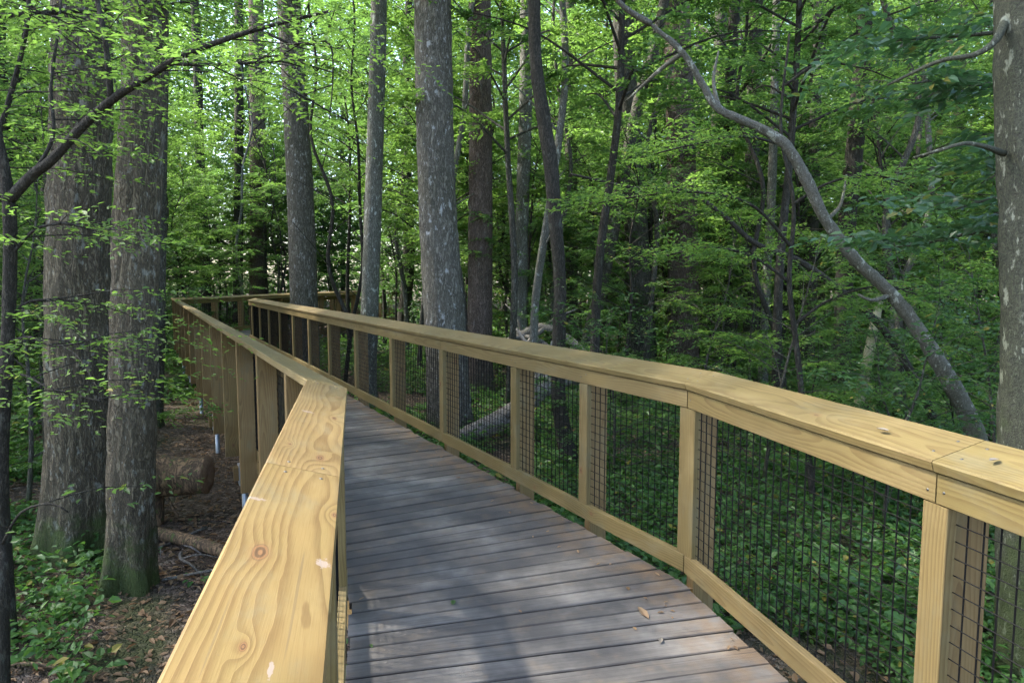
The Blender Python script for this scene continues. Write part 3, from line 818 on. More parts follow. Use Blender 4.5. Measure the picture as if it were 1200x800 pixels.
T('crooked blackish trunk with a bend, right of the centre behind the railing', M['bark_dark'], 8.4,
  [(668, 545), (655, 470), (655, 395), (656, 330), (650, 250), (645, 190), (637, 140), (628, 70), (626, 0)], [10, 9, 8, 7.5, 8, 8.5, 8, 7, 7], (2, 3, .8), seed=23, rough=.012, seg=28, step=.04, flare=.5, ext=6)
T('mid grey straight trunk behind and right of the crooked blackish trunk', M['bark_far'], 19,
  [(672, 420), (670, 330), (669, 150), (668, 0)], [8, 7.5, 7, 7], (0, 2, 1.), seed=26, seg=20, step=.15, rough=.015)
T('slanting dark trunk that leans right as it rises through the green middle', M['bark_far'], 15,
  [(676, 455), (690, 400), (712, 300), (728, 220), (748, 120), (775, 20)], [9, 9, 8, 7, 6.5, 6], (1, 2, .9), seed=29, seg=20, step=.12, rough=.012)
T('stout reddish-brown trunk behind the middle of the right railing', M['bark_red'], 16.5,
  [(799, 430), (800, 380), (800, 280), (797, 130), (792, 0)], [19, 18, 17.5, 16, 15], (2, 2, 1.1), seed=32, rough=.03, seg=40, step=.1)
T('straight grey-brown trunk just right of the stout reddish trunk', M['bark_far'], 20,
  [(880, 405), (880, 330), (882, 150), (886, 0)], [9, 8.5, 8, 7.5], (0, 2, 1.), seed=35, seg=20, step=.15, rough=.015)
T('pale thin trunk right beside the straight grey-brown trunk', M['bark_lichen'], 15,
  [(894, 440), (898, 340), (904, 230), (908, 100), (910, 0)], [5.5, 5, 5, 4.5, 4], (1, 2, .8), seed=38, seg=16, step=.15, rough=.006)
T('dark leaning trunk rising to the right of the pale thin trunk', M['bark_dark'], 18,
  [(905, 425), (922, 340), (938, 250), (952, 130), (965, 0)], [8, 7.5, 7, 7, 6.5], (2, 2, 1.), seed=41, seg=18, step=.15, rough=.01)
T('slim grey-green trunk between the dark leaning trunk and the vine-covered trunk', M['bark_far'], 17,
  [(945, 440), (950, 350), (954, 200), (958, 60), (960, 0)], [7, 7, 6.5, 6, 6], (0, 2, 1.), seed=44, seg=18, step=.15, rough=.01)
T('tall blackish vine-covered trunk crossing behind the pale crooked leaning tree', M['bark_dark'], 12.5,
  [(986, 460), (988, 380), (993, 260), (1003, 160), (1011, 60), (1014, 0)], [10.5, 10, 9.5, 9.5, 9, 8], (1, 2, 1.), seed=47, seg=28, step=.06, rough=.03)
T('pale grey crooked tree that leans far left over the forest floor', M['bark_crook'], 6.6,
  [(1172, 610), (1143, 510), (1118, 455), (1075, 385), (1045, 345), (1003, 305), (968, 258), (942, 205), (920, 170), (890, 150), (843, 128), (824, 100), (800, 62), (762, 28)],
  [12, 11.3, 10, 8.4, 7.4, 7, 6.6, 6.4, 5.8, 5.2, 4.6, 4.2, 3.6, 2.6], None, seed=50, rough=.02, rough_f=26, tallf=.5, seg=32, step=.03, flare=.3, ext=0,
  limbs=[([(800, 62), (770, 85), (735, 118)], [3, 2.4, 1.4], [6.6, 6.8, 7]), ([(843, 128), (836, 95), (842, 60)], [3, 2, 1], [6.6, 6.7, 6.8]), ([(968, 258), (985, 240), (992, 205)], [3, 2, 1], [6.6, 6.7, 6.9]), ([(1045, 345), (1022, 352), (1006, 345)], [3, 2.2, 1.6], [6.6, 6.5, 6.5]),
         ([(762, 28), (728, 5), (700, -40)], [4, 3, 2], [6.6, 6.5, 6.4])])
T('smooth grey-green trunk mottled with lichen at the right edge', M['bark_smooth'], 3.9,
  [(1232, 830), (1230, 640), (1232, 400), (1229, 200), (1224, 0)], [58, 54, 51, 49, 48], (2, 2, 1.), seed=53, rough=.03, seg=72, step=.04, flare=.25,
  limbs=[([(1176, 180), (1155, 172), (1130, 168), (1105, 175), (1070, 185)], [4, 3, 2.5, 2, 1.2], [3.9, 3.7, 3.6, 3.6, 3.7]),
         ([(1180, 22), (1165, 50), (1140, 65), (1100, 72), (1040, 100)], [6, 4, 3.2, 2.6, 1.4], [3.9, 3.8, 3.8, 3.9, 4.1])])
T('thin blackish stem that arches left from the forest floor right of the centre', M['bark_dark'], 8.8,
  [(1112, 540), (1085, 470), (1040, 392), (985, 340), (935, 305), (885, 285), (845, 250), (800, 222), (745, 220), (668, 204)],
  [6, 5, 4.5, 4, 3.6, 3.2, 2.7, 2.2, 1.7, 1.2], None, seed=56, rough=.006, seg=12, step=.05, flare=.3, ext=0, name='stem', cat='tree')
T('yellowish barkless dead stick leaning below the pale crooked tree', M['pale'], 9.5,
  [(1006, 475), (1013, 440), (1022, 395), (1032, 345)], [6, 6, 5.5, 4], None, seed=59, rough=.008, seg=14, step=.06, flare=.1, ext=0, name='dead_stick', cat='dead stick')
T('thin dark far trunk right of the leaning mossy trunk', M['bark_dark'], 33, [(243, 380), (240, 300), (234, 180), (231, 60), (228, 0)], [6, 5.5, 5, 5, 4.5], (0, 2, 1), seed=61, seg=16, step=.2, rough=.01)
T('thin dark far trunk just left of the brown far one', M['bark_dark'], 34, [(279, 380), (279, 300), (280, 180), (280, 60), (280, 0)], [6, 5.5, 5, 5, 4.5], (1, 2, 1), seed=62, seg=16, step=.2, rough=.01)
T('brown far trunk between the thin dark pair and the dark grey trunk', M['bark_red'], 36, [(302, 380), (303, 300), (302, 180), (300, 0)], [10, 9.5, 9, 8], (2, 2, 1), seed=63, seg=20, step=.2, rough=.02)
T('shaded grey trunk close behind the right side of the leaning mossy trunk', M['bark_far'], 11, [(181, 520), (184, 400), (187, 200), (190, 0)], [9, 8.5, 8, 7], (1, 2, 1), seed=64, seg=24, step=.12, rough=.01)
# ------------------------------------------------------------------ near left sapling whose branch arches over the boardwalk
def seg_dist(P, A, B):
    d = B - A; t = np.clip(((P - A) @ d) / (d @ d), 0, 1)
    return np.linalg.norm(P - (A + d * t[..., None]), axis=-1)
AXIS = [(Lp + Fp) / 2 - u1 * 6, (Lp + Fp) / 2, (Kp + Gp) / 2, (Kp + Gp) / 2 + u3 * (LEN3 + 6)]
def corridor(x, y):
    P = np.column_stack([np.atleast_1d(x), np.atleast_1d(y)])
    return np.min([seg_dist(P, AXIS[i][:2], AXIS[i + 1][:2]) for i in range(3)], axis=0)

def bough(parts, sp, g, pts, r, Y, lsz, nl, every, ratio=.45, slen=(.25, .5), t0=.15, tilt=.2, base=np.zeros(3), twigs=True):
    """a limb traced by photo pixels with leaf sprays along it"""
    P = np.array([at(x, y, yy) for (x, y), yy in zip(pts, Y)]) - base
    rr = [q * yy / FPX for q, yy in zip(r, Y)]
    parts.append(tube(P, rr, 8, .05, .0025, 30, .3, seed=len(parts)))
    L = np.sum(np.linalg.norm(np.diff(P, axis=0), axis=1)); n = max(2, int(L / every * 1.7))
    C = catmull(P, 60)
    for k in range(n):
        t = t0 + (1 - t0) * (k + g.random()) / n
        i = min(int(t * 59), 58); o = C[i]; d = C[i + 1] - C[i]; d /= np.linalg.norm(d) + 1e-9
        az = math.atan2(d[1], d[0]) + (1 if k % 2 else -1) * (.5 + .7 * g.random())
        ln = slen[0] + (slen[1] - slen[0]) * g.random()
        dv = np.array([math.cos(az), math.sin(az), g.normal(.05, .15)])
        e = o + dv * ln * 1.6
        if twigs: parts.append(tube([o, (o + e) / 2 + Z3(.02), e - Z3(.05)], [.004, .003, .0012], 4, .12, cap=False))
        m = 6
        tt = np.linspace(.15, 1, m)[:, None]
        oo = o + (e - o) * tt
        aa = az + np.array([.8, -.8, .7, -.7, .5, 0]) + g.normal(0, .15, m)
        dd = np.column_stack([np.cos(aa), np.sin(aa), g.normal(0, .1, m)])
        sp.append(sprays(oo, dd, ln * (.7 + .4 * g.random(m)), nl, lsz, g, ratio, tilt))

def near_left():
    g = np.random.default_rng(77)
    Y = 4.0
    b = at(4, 640, 4.3); b[2] = float(gz(b[0], b[1]))
    root = thing('sapling', b, 'dark slender sapling at the left edge whose bough arches over toward the boardwalk', 'tree')
    parts, sp = [], []
    stem = np.array([b - Z3(.1), at(2, 560, 4.2), at(9, 400, 4.1), at(12, 300, 4.05), at(10, 235, 4.0), at(-2, 160, 4.0), at(-25, 60, 4.1), at(-30, -80, 4.2)]) - b
    parts.append(tube(stem, [.045, .04, .037, .036, .034, .024, .018, .012], 12, .04, .006, 30, .2, .5, .15, 4, 3))
    def bo(pts, r, Ys, every=.11, ls=.043, nl=12, **k): bough(parts, sp, g, pts, r, Ys, ls, nl, every, base=b, **k)
    bo([(10, 235), (38, 205), (60, 188), (95, 150), (130, 118), (165, 95), (215, 65), (262, 47), (300, 35), (345, 23), (388, 13)],
       [6.5, 6, 5.6, 5.2, 5, 4.4, 4, 3.2, 2.8, 2.2, 1.6], [4.0, 3.95, 3.9, 3.85, 3.8, 3.75, 3.7, 3.7, 3.7, 3.7, 3.7], .42, t0=.3)
    bo([(130, 118), (127, 80), (122, 40), (112, -10), (105, -60)], [3.8, 3.4, 3, 2.6, 2.], [3.8, 3.75, 3.7, 3.7, 3.7], .14)
    bo([(200, 75), (240, 76), (290, 74), (330, 72), (352, 78)], [2.4, 2, 1.6, 1.3, 1], [3.72, 3.7, 3.75, 3.8, 3.85], .14)
    bo([(310, 38), (345, 52), (385, 50), (390, 90), (386, 140)], [1.8, 1.5, 1.2, 1., .8], [3.7, 3.7, 3.7, 3.7, 3.7], .2)
    bo([(12, 300), (40, 270), (75, 262), (110, 270)], [2.4, 2, 1.5, 1], [4.05, 4.0, 3.95, 4.0], .14)
    bo([(5, 235), (-10, 190), (10, 120), (30, 40), (35, -30)], [4.5, 4, 3, 2.4, 2], [4.0, 4.1, 4.2, 4.2, 4.3], .14)
    bo([(38, 205), (62, 160), (60, 100), (70, 20), (72, -40)], [2.4, 2, 1.7, 1.4, 1.2], [3.95, 3.95, 4.0, 4.1, 4.2], .13)
    bo([(10, 400), (35, 395), (60, 405), (95, 402)], [2, 1.6, 1.2, 1], [4.1, 4.0, 3.9, 3.9], .17)
    bo([(9, 380), (30, 355), (65, 350), (105, 345)], [2, 1.6, 1.2, 1], [4.1, 4.1, 4.1, 4.2], .18)
    bo([(8, 440), (30, 440), (60, 455), (118, 470)], [2, 1.6, 1.2, 1], [4.1, 4.0, 3.9, 3.8], .2)
    bo([(-20, 20), (60, 15), (150, 10), (230, 0), (300, -20)], [3, 2.6, 2, 1.5, 1], [4.6, 4.8, 5.0, 5.1, 5.2], .11)
    v, q, t = join(parts)
    link('trunk', mesh('trunk', v, [q, t], [M['bark_dark']], True), root)
    link('crown', leaf_mesh('crown', sp, M['leaf_light'], g), root)
    # a second slim stem at the very edge, below
    b2 = at(-2, 780, 3.3); b2[2] = float(gz(b2[0], b2[1]))
    r2 = thing('sapling', b2, 'short curved dark stem cut by the left edge among the low plants', 'tree')
    parts, sp = [], []
    parts.append(tube(np.array([b2 - Z3(.1), at(3, 700, 3.3), at(1, 640, 3.35), at(-14, 590, 3.4), at(-30, 520, 3.5)]) - b2, [.03, .028, .025, .02, .012], 10, .04, .004, 30))
    bough(parts, sp, g, [(1, 640), (25, 600), (60, 590), (80, 600)], [2, 1.5, 1.2, 1], [3.35, 3.3, 3.3, 3.3], .05, 6, .5, base=b2)
    v, q, t = join(parts)
    link('trunk', mesh('trunk', v, [q, t], [M['bark_dark']], True), r2)
    link('crown', leaf_mesh('crown', sp, M['leaf'], g), r2)
near_left()

# leafy limbs reaching in from saplings that stand beside the frame on the right
def side_sapling(label, bx, by, stem, boughs, mat, barkm, lsz, nl, seed, ratio, every, slen):
    g = np.random.default_rng(seed)
    b = np.array([bx, by, float(gz(bx, by))])
    root = thing('sapling', b, label, 'tree')
    parts, sp = [], []
    st = np.array([b - Z3(.1)] + [np.array(p) for p in stem]) - b
    parts.append(tube(st, np.linspace(.035, .012, len(st)), 10, .06, .004, 30, .2, .4, .15, 4, seed))
    for pts, r, Ys in boughs: bough(parts, sp, g, pts, r, Ys, lsz, nl, every, ratio, slen, .25, .28, b)
    v, q, t = join(parts)
    link('trunk', mesh('trunk', v, [q, t], [barkm], True), root)
    link('crown', leaf_mesh('crown', sp, mat, g), root)
e1 = [at(1290, 500, 4.6), at(1300, 300, 4.7), at(1290, 100, 4.8), at(1280, -80, 5)]
side_sapling('broad-leaved bluish-green sapling reaching in from beyond the right edge tree', e1[0][0] + .05, 4.6, e1,
    [([(1297, 320), (1240, 290), (1190, 268), (1130, 275), (1085, 285), (1050, 290)], [4, 3.2, 2.6, 2, 1.5, 1], [4.7, 4.8, 4.9, 5, 5.1, 5.1]),
     ([(1297, 300), (1250, 255), (1190, 232), (1150, 236), (1120, 245)], [4, 3, 2.2, 1.6, 1], [4.7, 4.7, 4.8, 4.8, 4.8]),
     ([(1285, 20), (1220, 30), (1150, 40), (1080, 45), (1010, 50)], [4, 3.2, 2.4, 1.8, 1], [4.9, 4.9, 4.9, 5, 5.1]),
     ([(1288, 80), (1230, 95), (1160, 100), (1100, 95), (1070, 98)], [4, 3, 2.2, 1.6, 1], [4.8, 4.8, 4.9, 5, 5]),
     ([(1290, 140), (1240, 150), (1190, 190), (1150, 215)], [3, 2.4, 1.8, 1], [4.8, 4.7, 4.6, 4.6])],
    M['leaf_blue'], M['bark_smooth'], .10, 6, 81, .56, .22, (.2, .4))

bs = np.array([3.15, 6.9, 0.]); bs[2] = float(gz(3.15, 6.9))
side_sapling('light feathery sapling with flat sprays spread across the pale crooked leaning tree', 3.15, 6.9, [at(935, 420, 7.0), at(925, 330, 7.0), at(930, 240, 7.1), at(915, 150, 7.2), at(925, 40, 7.3)],
    [([(925, 330), (880, 300), (830, 290), (780, 300)], [2, 1.6, 1.2, .8], [7.0, 7., 7, 7.1]), ([(928, 290), (880, 240), (810, 225), (735, 232), (690, 240)], [2.2, 1.8, 1.4, 1, .7], [7.0, 6.9, 6.9, 7, 7]),
     ([(928, 240), (970, 215), (1020, 205), (1060, 215)], [2, 1.5, 1.2, .8], [7.1, 7, 6.9, 6.9]), ([(918, 170), (870, 160), (810, 170), (750, 185)], [2, 1.5, 1.2, .8], [7.2, 7, 6.9, 6.9]),
     ([(920, 100), (960, 75), (1010, 80), (1050, 95)], [1.8, 1.4, 1, .7], [7.2, 7.1, 7, 7]), ([(930, 380), (975, 350), (1030, 335), (1075, 345)], [2, 1.5, 1, .7], [7, 7, 6.9, 6.9])],
    M['leaf_light'], M['bark_dark'], .055, 12, 83, .42, .17, (.2, .42))

# ------------------------------------------------------------------ understory saplings, shrubs and far trees
CLEAR = [(300, 415, 30, 352), (172, 300, 18.5, 600), (42, 132, 5.6, 660), (118, 192, 5.0, 700), (336, 374, 14, 460), (420, 450, 12.4, 470), (484, 556, 10, 520), (550, 580, 13.8, 460), (602, 622, 14, 440),
         (640, 668, 8.3, 545), (786, 814, 12, 430)]
KINDS = [('young tree with layered sprays of small mid green leaves in the understory', 'saplings with mid green layered leaves'),
         ('young tree with layered sprays of small mid green leaves in the understory', 'saplings with mid green layered leaves'),
         ('young tree with feathery sprays of pale yellowish green leaves in the understory', 'saplings with pale green feathery leaves'),
         ('young tree with layered sprays of small mid green leaves in the understory', 'saplings with mid green layered leaves'),
         ('young tree with coarse dark green leaves in the understory', 'saplings with coarse dark leaves'),
         ('young tree with feathery sprays of pale yellowish green leaves in the understory', 'saplings with pale green feathery leaves'),
         ('low shrub with dark green leaves on the forest floor', 'dark low shrubs'),
         ('low shrub with mid green leaves on the forest floor', 'mid green low shrubs'),
         ('young tree with coarse dark green leaves in the understory', 'saplings with coarse dark leaves'),
         ('tall slim tree whose leafy limbs hang across the upper trunks', 'slim trees with high hanging limbs'),
         ('tall slim tree whose leafy limbs hang across the upper trunks', 'slim trees with high hanging limbs')]
CRAD = [1.3, 1.6, 1.1, 1.9, 1.5, 2.0, .8, .6, 2.1, 2.4, 2.2]
CHGT = [4.2, 5.6, 3.2, 6.6, 5.0, 7.6, 2.2, 1.3, 8.6, 11, 10]
placed = []
def put_sapling(k, x, y, sc, rz, sap=[{}]):
    label, grp = KINDS[k]
    z = float(gz(x, y))
    shrub = k in (6, 7)
    root = thing('shrub' if shrub else 'sapling', (x, y, z), label, 'shrub' if shrub else 'sapling', grp)
    root.rotation_euler = (0, 0, rz); root.scale = (sc, sc, sc * (1. if shrub else .9 + .25 * rng.random()))
    link('trunk', PROTO[k][0], root); link('crown', PROTO[k][1], root)
    placed.append((x, y, k))
def blocked(x, y, k, sc):
    rad, h = CRAD[k] * sc, CHGT[k] * sc
    px, _, z = to_px(np.array([x, y, 1.]))
    w = rad * .62 * FPX / z
    top = to_px(np.array([x, y, GZ + h]))[1]
    for (a, b, Y, yb) in CLEAR:
        if Y == 18.5: w *= 1.7
        elif Y == 5.6: w = rad * .62 * FPX / z
        if y < Y and px + w > a and px - w < b and top < yb: return True
    return False
def scatter(n, y0, y1, kinds, margin, gap, scale=(.8, 1.2), xr=.92, tries=60, region=None):
    c = 0
    for _ in range(n * tries):
        if c >= n: break
        y = y0 + (y1 - y0) * rng.random() ** .8; x = (rng.random() * 2 - 1) * (xr * y + 1.5)
        k = int(rng.choice(kinds)); sc = scale[0] + (scale[1] - scale[0]) * rng.random()
        if region and not region(x, y): continue
        if corridor(x, y)[0] < .9 + margin + CRAD[k] * sc * .6: continue
        if k < 9 and blocked(x, y, k, sc): continue
        if k >= 9 and any(a - 6 < to_px(np.array([x, y, 1.]))[0] < b + 6 and y < Y for a, b, Y, _ in CLEAR[2:]): continue
        if any((x - a) ** 2 + (y - b) ** 2 < gap ** 2 for a, b, _ in placed): continue
        put_sapling(k, x, y, sc, rng.random() * 6.28); c += 1
    return c
scatter(13, 7, 13, [0, 1, 2, 3, 2], .3, 1.3, (.8, 1.1), region=lambda x, y: x > .02 * y)
scatter(24, 6.5, 14, [0, 1, 2, 3], .3, 1.1, (.8, 1.1), region=lambda x, y: x < -.4 * y)
scatter(76, 12.5, 24, [1, 1, 2, 3, 5, 5, 8, 3], .3, 1.5, (.85, 1.3))
scatter(130, 24, 42, [3, 5, 5, 8, 1], .3, 2.0, (1., 1.5))
scatter(30, 9, 24, [9, 10], .6, 1.6, (.8, 1.15), region=lambda x, y: not (-.33 < x / y < -.05 and y < 16))
scatter(36, 5.5, 16, [6, 7], .1, .9, (.7, 1.3), region=lambda x, y: x > 0 or x < -.4 * y)
scatter(30, 14, 30, [6, 6, 7], .1, 1.2, (1., 1.8))

# mid-distance trunks with high crowns
FAR = ('straight forest tree with a bare grey-brown trunk among the understory leaves', 'background forest trees')
def far_trunk(seed, H, r):
    g = np.random.default_rng(seed); m = 6; z = np.linspace(0, 1, m)
    P = np.column_stack([np.cumsum(g.normal(0, .012 * H, m)), np.cumsum(g.normal(0, .012 * H, m)), z * H]); P[0] = (0, 0, -.1)
    parts = [tube(P, r * (1.05 - .6 * z), 14, .35, r * .1, 8, .16, .35, .4, 5, seed)]
    for k in range(5):
        f = .5 + .1 * k; i = f * (m - 1); j = min(int(i), m - 2); o = P[j] + (P[j + 1] - P[j]) * (i - j); a = k * 2.4 + seed
        d = np.array([math.cos(a), math.sin(a), .8]) * (1.2 + g.random())
        parts.append(tube([o, o + d * .5, o + d + Z3(.4)], [r * .3, r * .2, .015], 6, .3, cap=False))
    v, q, t = join(parts)
    return mesh('trunk', v, [q, t], [M['bark_far' if seed % 2 else 'bark_dark']], True), P[-1]
FT = [far_trunk(300 + i, H, r) for i, (H, r) in enumerate([(15, .22), (18, .30), (13, .14), (16, .18)])]
fp = []
tries = 0
while len(fp) < 48 and tries < 4000:
    tries += 1
    y = 16 + 40 * rng.random(); x = (rng.random() * 2 - 1) * (.85 * y + 2)
    if corridor(x, y)[0] < 2.2 or any((x - a) ** 2 + (y - b) ** 2 < 6 for a, b in fp): continue
    px = to_px(np.array([x, y, 1.]))[0]
    if any(a - 14 < px < b + 14 for a, b, Y, _ in CLEAR[1:]): continue
    fp.append((x, y)); k = int(rng.integers(0, 4)); sc = .85 + .4 * rng.random()
    root = thing('tree', (x, y, float(gz(x, y))), FAR[0], 'tree', FAR[1])
    root.rotation_euler = (0, 0, rng.random() * 6.28); root.scale = (sc, sc, sc)
    link('trunk', FT[k][0], root)
    obj_at('crown', CANOPY[int(rng.integers(0, 3))], root, FT[k][1] - Z3(.8), rng.random() * 6, .55)

for (x, y, sc) in ((-8.6, 12.2, 1.), (-12.5, 17.5, 1.1), (-9.4, 9.2, 1.), (-15.5, 22, 1.2), (-6.9, 7.6, .85), (-9.6, 5.2, .95), (-11.5, 8., 1.)):  # added trees whose crowns keep sun off the deck
    root = thing('tree', (x, y, float(gz(x, y))), FAR[0], 'tree', FAR[1]); k = int(rng.integers(0, 4))
    root.rotation_euler = (0, 0, rng.random() * 6.28)
    link('trunk', FT[k][0], root); obj_at('crown', CANOPY[k % 3], root, FT[k][1] - Z3(1.5), 1., sc)
# slender poles
POLE = []
for i, (H, r) in enumerate([(11, .055), (13, .075), (9, .045), (12, .065)]):
    g = np.random.default_rng(400 + i); m = 8; z = np.linspace(0, 1, m)
    P = np.column_stack([np.cumsum(g.normal(0, .022 * H, m)), np.cumsum(g.normal(0, .022 * H, m)), z * H]); P[:, :2] -= P[0, :2]; P[0, 2] = -.1
    parts = [tube(P, r * (1.05 - .65 * z), 9, .3, r * .12, 12, .2, .3, .3, 4, i)]
    for k in range(9):
        f = .22 + .07 * k; q = f * (m - 1); j = min(int(q), m - 2); o = P[j] + (P[j + 1] - P[j]) * (q - j); a_ = k * 2.4 + i
        d = np.array([math.cos(a_), math.sin(a_), .5 + .4 * g.random()]) * (.4 + .9 * g.random())
        parts.append(tube([o, o + d * .5 + Z3(.03), o + d], [r * .28, r * .18, .004], 5, .25, cap=False))
    v, q, t = join(parts); POLE.append((mesh('trunk', v, [q, t], [M[['bark_far', 'bark_lichen', 'bark_dark', 'bark_far'][i]]], True), P[-1]))
n = 0
while n < 58:
    y = 10 + 26 * rng.random(); x = (-.1 + .95 * rng.random()) * y if n < 40 else -(.1 + .7 * rng.random()) * y
    if corridor(x, y)[0] < 2. or any((x - a) ** 2 + (y - b) ** 2 < 2.5 for a, b in fp): continue
    px = to_px(np.array([x, y, 1.]))[0]
    if any(a - 4 < px < b + 4 and y < Y for a, b, Y, _ in CLEAR[1:]): continue
    fp.append((x, y)); k = n % 4
    root = thing('tree', (x, y, float(gz(x, y))), 'slender pole-like young trunk with bare twigs in the forest interior', 'tree', 'slender pole trees')
    root.rotation_euler = (0, 0, rng.random() * 6.28); link('trunk', POLE[k][0], root)
    obj_at('crown', CANOPY[k % 3], root, POLE[k][1], 1., .2); n += 1
# the far wood, one mass of leaves beyond the trees one can tell apart
def distant_wood():
    g = np.random.default_rng(5)
    nc = 9500
    cy_ = 38 + 40 * g.random(nc); cx = (g.random(nc) * 2 - 1) * (.88 * cy_ + 4)
    cz = GZ + .6 + 30 * g.random(nc) ** 1.05
    keep = corridor(cx, cy_) > 2
    cx, cy_, cz = cx[keep], cy_[keep], cz[keep]; nc = len(cx)
    nl = 46
    k = np.repeat(np.arange(nc), nl)
    o = np.column_stack([cx, cy_, cz])[k] + g.normal(0, 1, (len(k), 3)) * np.array([1.5, 1.5, .8])
    ax = g.normal(0, 1, (len(k), 3)); ax[:, 2] *= .4
    nor = np.array([0, 0, 1.]) + g.normal(0, .5, (len(k), 3))
    L = .24 + .26 * g.random(len(k))
    V, Q = leaves(o, ax, nor, L, L * .5)
    ok = V[:, 2].reshape(-1, 6).min(1) > GZ
    me = mesh('distant_wood', V, [Q], [M['leaf']], rnd=np.repeat(g.random(len(k)), 6))
    tag(link('distant_wood', me), kind='stuff')
distant_wood()

# ------------------------------------------------------------------ ground cover and litter
def ground_cover():
    g = np.random.default_rng(9)
    P = []
    for (n, y0, y1, sz, ex) in ((26000, .8, 9, .052, .9), (17000, 8, 20, .07, .85), (13000, 18, 46, .14, .85)):
        y = y0 + (y1 - y0) * g.random(n); x = (g.random(n) * 2 - 1) * (ex * y + 1.5)
        den = fbm(x * .55 + 3, y * .55, 0 * x, 21, 3)
        left = x < -.25 * y - .2
        bare = np.where(left, np.where((x < -.60 * y) & ((y < 5.0) | (x < -.7 * y)), .46, np.where(y > 13, .38, .62)), .27)
        # worn earth beside the left railing
        cor = corridor(x, y)
        keep = (den > bare) & (cor > .75) & ~(left & (cor < 2.1) & (y < 12) & (g.random(n) < .9)) & ~(left & (y < 6) & (g.random(n) < .45))
        P.append(np.column_stack([x, y, sz * np.where(g.random(n) < .12, 1.55, .75 + .5 * g.random(n))])[keep])
    P = np.vstack(P); n = len(P); nl = 7
    h = (.04 + .26 * g.random(n) ** 1.6) * (P[:, 2] / .055) ** .5
    k = np.repeat(np.arange(n), nl)
    a = g.random(len(k)) * 6.28; fr = g.random(len(k))
    z0 = gz(P[:, 0], P[:, 1])
    rad = (.01 + .05 * fr) * (P[k, 2] / .05)
    pos = np.column_stack([P[k, 0] + np.cos(a) * rad, P[k, 1] + np.sin(a) * rad, z0[k] + h[k] * (.35 + .65 * g.random(len(k)))])
    ax = np.column_stack([np.cos(a), np.sin(a), g.normal(.0, .3, len(k))])
    nor = np.array([0, 0, 1.]) + g.normal(0, .38, (len(k), 3))
    L = P[k, 2] * (.6 + .8 * g.random(len(k)))
    V, Q = leaves(pos, ax, nor, L, L * (.5 + .25 * g.random(len(k))))
    tag(link('ground_cover', mesh('ground_cover', V, [Q], [M['leaf_ground']], rnd=np.repeat(g.random(len(k)), 6))), kind='stuff')
ground_cover()
def litter():
    g = np.random.default_rng(12)
    n = 26000
    y = .5 + 15 * g.random(n) ** 1.3; x = (g.random(n) * 2 - 1) * (.9 * y + 1.2)
    keep = np.where(x < -.3 * y, True, g.random(n) < .35); x, y = x[keep], y[keep]; n = len(x)
    a = g.random(n) * 6.28
    pos = np.column_stack([x, y, gz(x, y) + .008 + .02 * g.random(n)])
    ax = np.column_stack([np.cos(a), np.sin(a), g.normal(0, .2, n)])
    nor = np.array([0, 0, 1.]) + g.normal(0, .35, (n, 3))
    L = .03 + .06 * g.random(n)
    V, Q = leaves(pos, ax, nor, L, L * (.3 + .4 * g.random(n)), .25, .2)
    tag(link('leaf_litter', mesh('leaf_litter', V, [Q], [M['litter']], rnd=np.repeat(g.random(n) * .95, 6))), kind='stuff')
litter()

# ------------------------------------------------------------------ logs
def log(name, label, pts, r, mat, endm, seg=28, rough=.02, limbs=(), seed=1, cat='log', mossy=False):
    P = np.array(pts, float); b = P[0].copy(); b[2] -= r[0]
    root = thing(name, b, label, cat)
    parts = [tube(P - b, r, seg, .06, rough, 12, .25, seed=seed, cap=False)]
    for lp, lr in limbs: parts.append(tube(np.array(lp) - b, lr, 8, .06, .005, 20, seed=seed + 2))
    v, q, t = join(parts)
    link('trunk', mesh('trunk', v, [q, t], [mat], True), root)
    # sawn / broken faces
    for i, j in ((0, 1), (-1, -2)):
        d = P[i] - P[j]; d /= np.linalg.norm(d)
        rr = r[i] * 1.03; n = 20
        X = np.cross(d, [0, 0, 1.]); X /= np.linalg.norm(X); Yv = np.cross(X, d)
        gg = np.random.default_rng(seed)
        ring = []
        for f, off in ((1., -.012), (.86, .006), (.5, .012), (.2, .0)):
            for k in range(n):
                a = 2 * math.pi * k / n; q_ = rr * f * (1 + gg.normal(0, .03))
                ring.append(P[i] - b + d * (off + gg.normal(0, .005)) + X * math.cos(a) * q_ + Yv * math.sin(a) * q_)
        ring.append(P[i] - b + d * .004)
        Q, T_ = [], []
        for m in range(3):
            for k in range(n): Q.append((m * n + k, m * n + (k + 1) % n, (m + 1) * n + (k + 1) % n, (m + 1) * n + k))
        for k in range(n): T_.append((3 * n + k, 3 * n + (k + 1) % n, 4 * n))
        link('log_end', mesh('log_end', np.array(ring), [np.array(Q), np.array(T_)], [endm], True), root)
    return root
a = at(244, 556, 6.55); c = at(150, 553, 6.45); c0 = at(112, 554, 6.5)
log('log', 'mossy sawn log propped off the ground beside the mossy leaning trunk', [a, at(205, 557, 6.52), c, c0], [.185, .19, .2, .21], M['dead'], M['cut'], seed=4, rough=.045,
    limbs=[([at(192, 575, 6.5), at(200, 590, 6.45), at(209, 606, 6.4)], [.018, .014, .010]), ([at(184, 570, 6.5), at(185, 600, 6.5), at(186, 632, 6.5)], [.07, .06, .05])])
a = at(285, 640, 5.6); a[2] = float(gz(a[0], a[1])) + .05; c = at(185, 622, 6.1); c[2] = float(gz(c[0], c[1])) + .06
log('log', 'thin dark log lying flat on the earth below the propped mossy log', [a, (a + c) / 2 + Z3(.01), c], [.05, .06, .06], M['dead'], M['cut'], 16, .01, seed=6)
p0 = at(538, 515, 9.4); p1 = at(590, 490, 9.6); p2 = at(645, 452, 10.2); p3 = at(690, 440, 11)
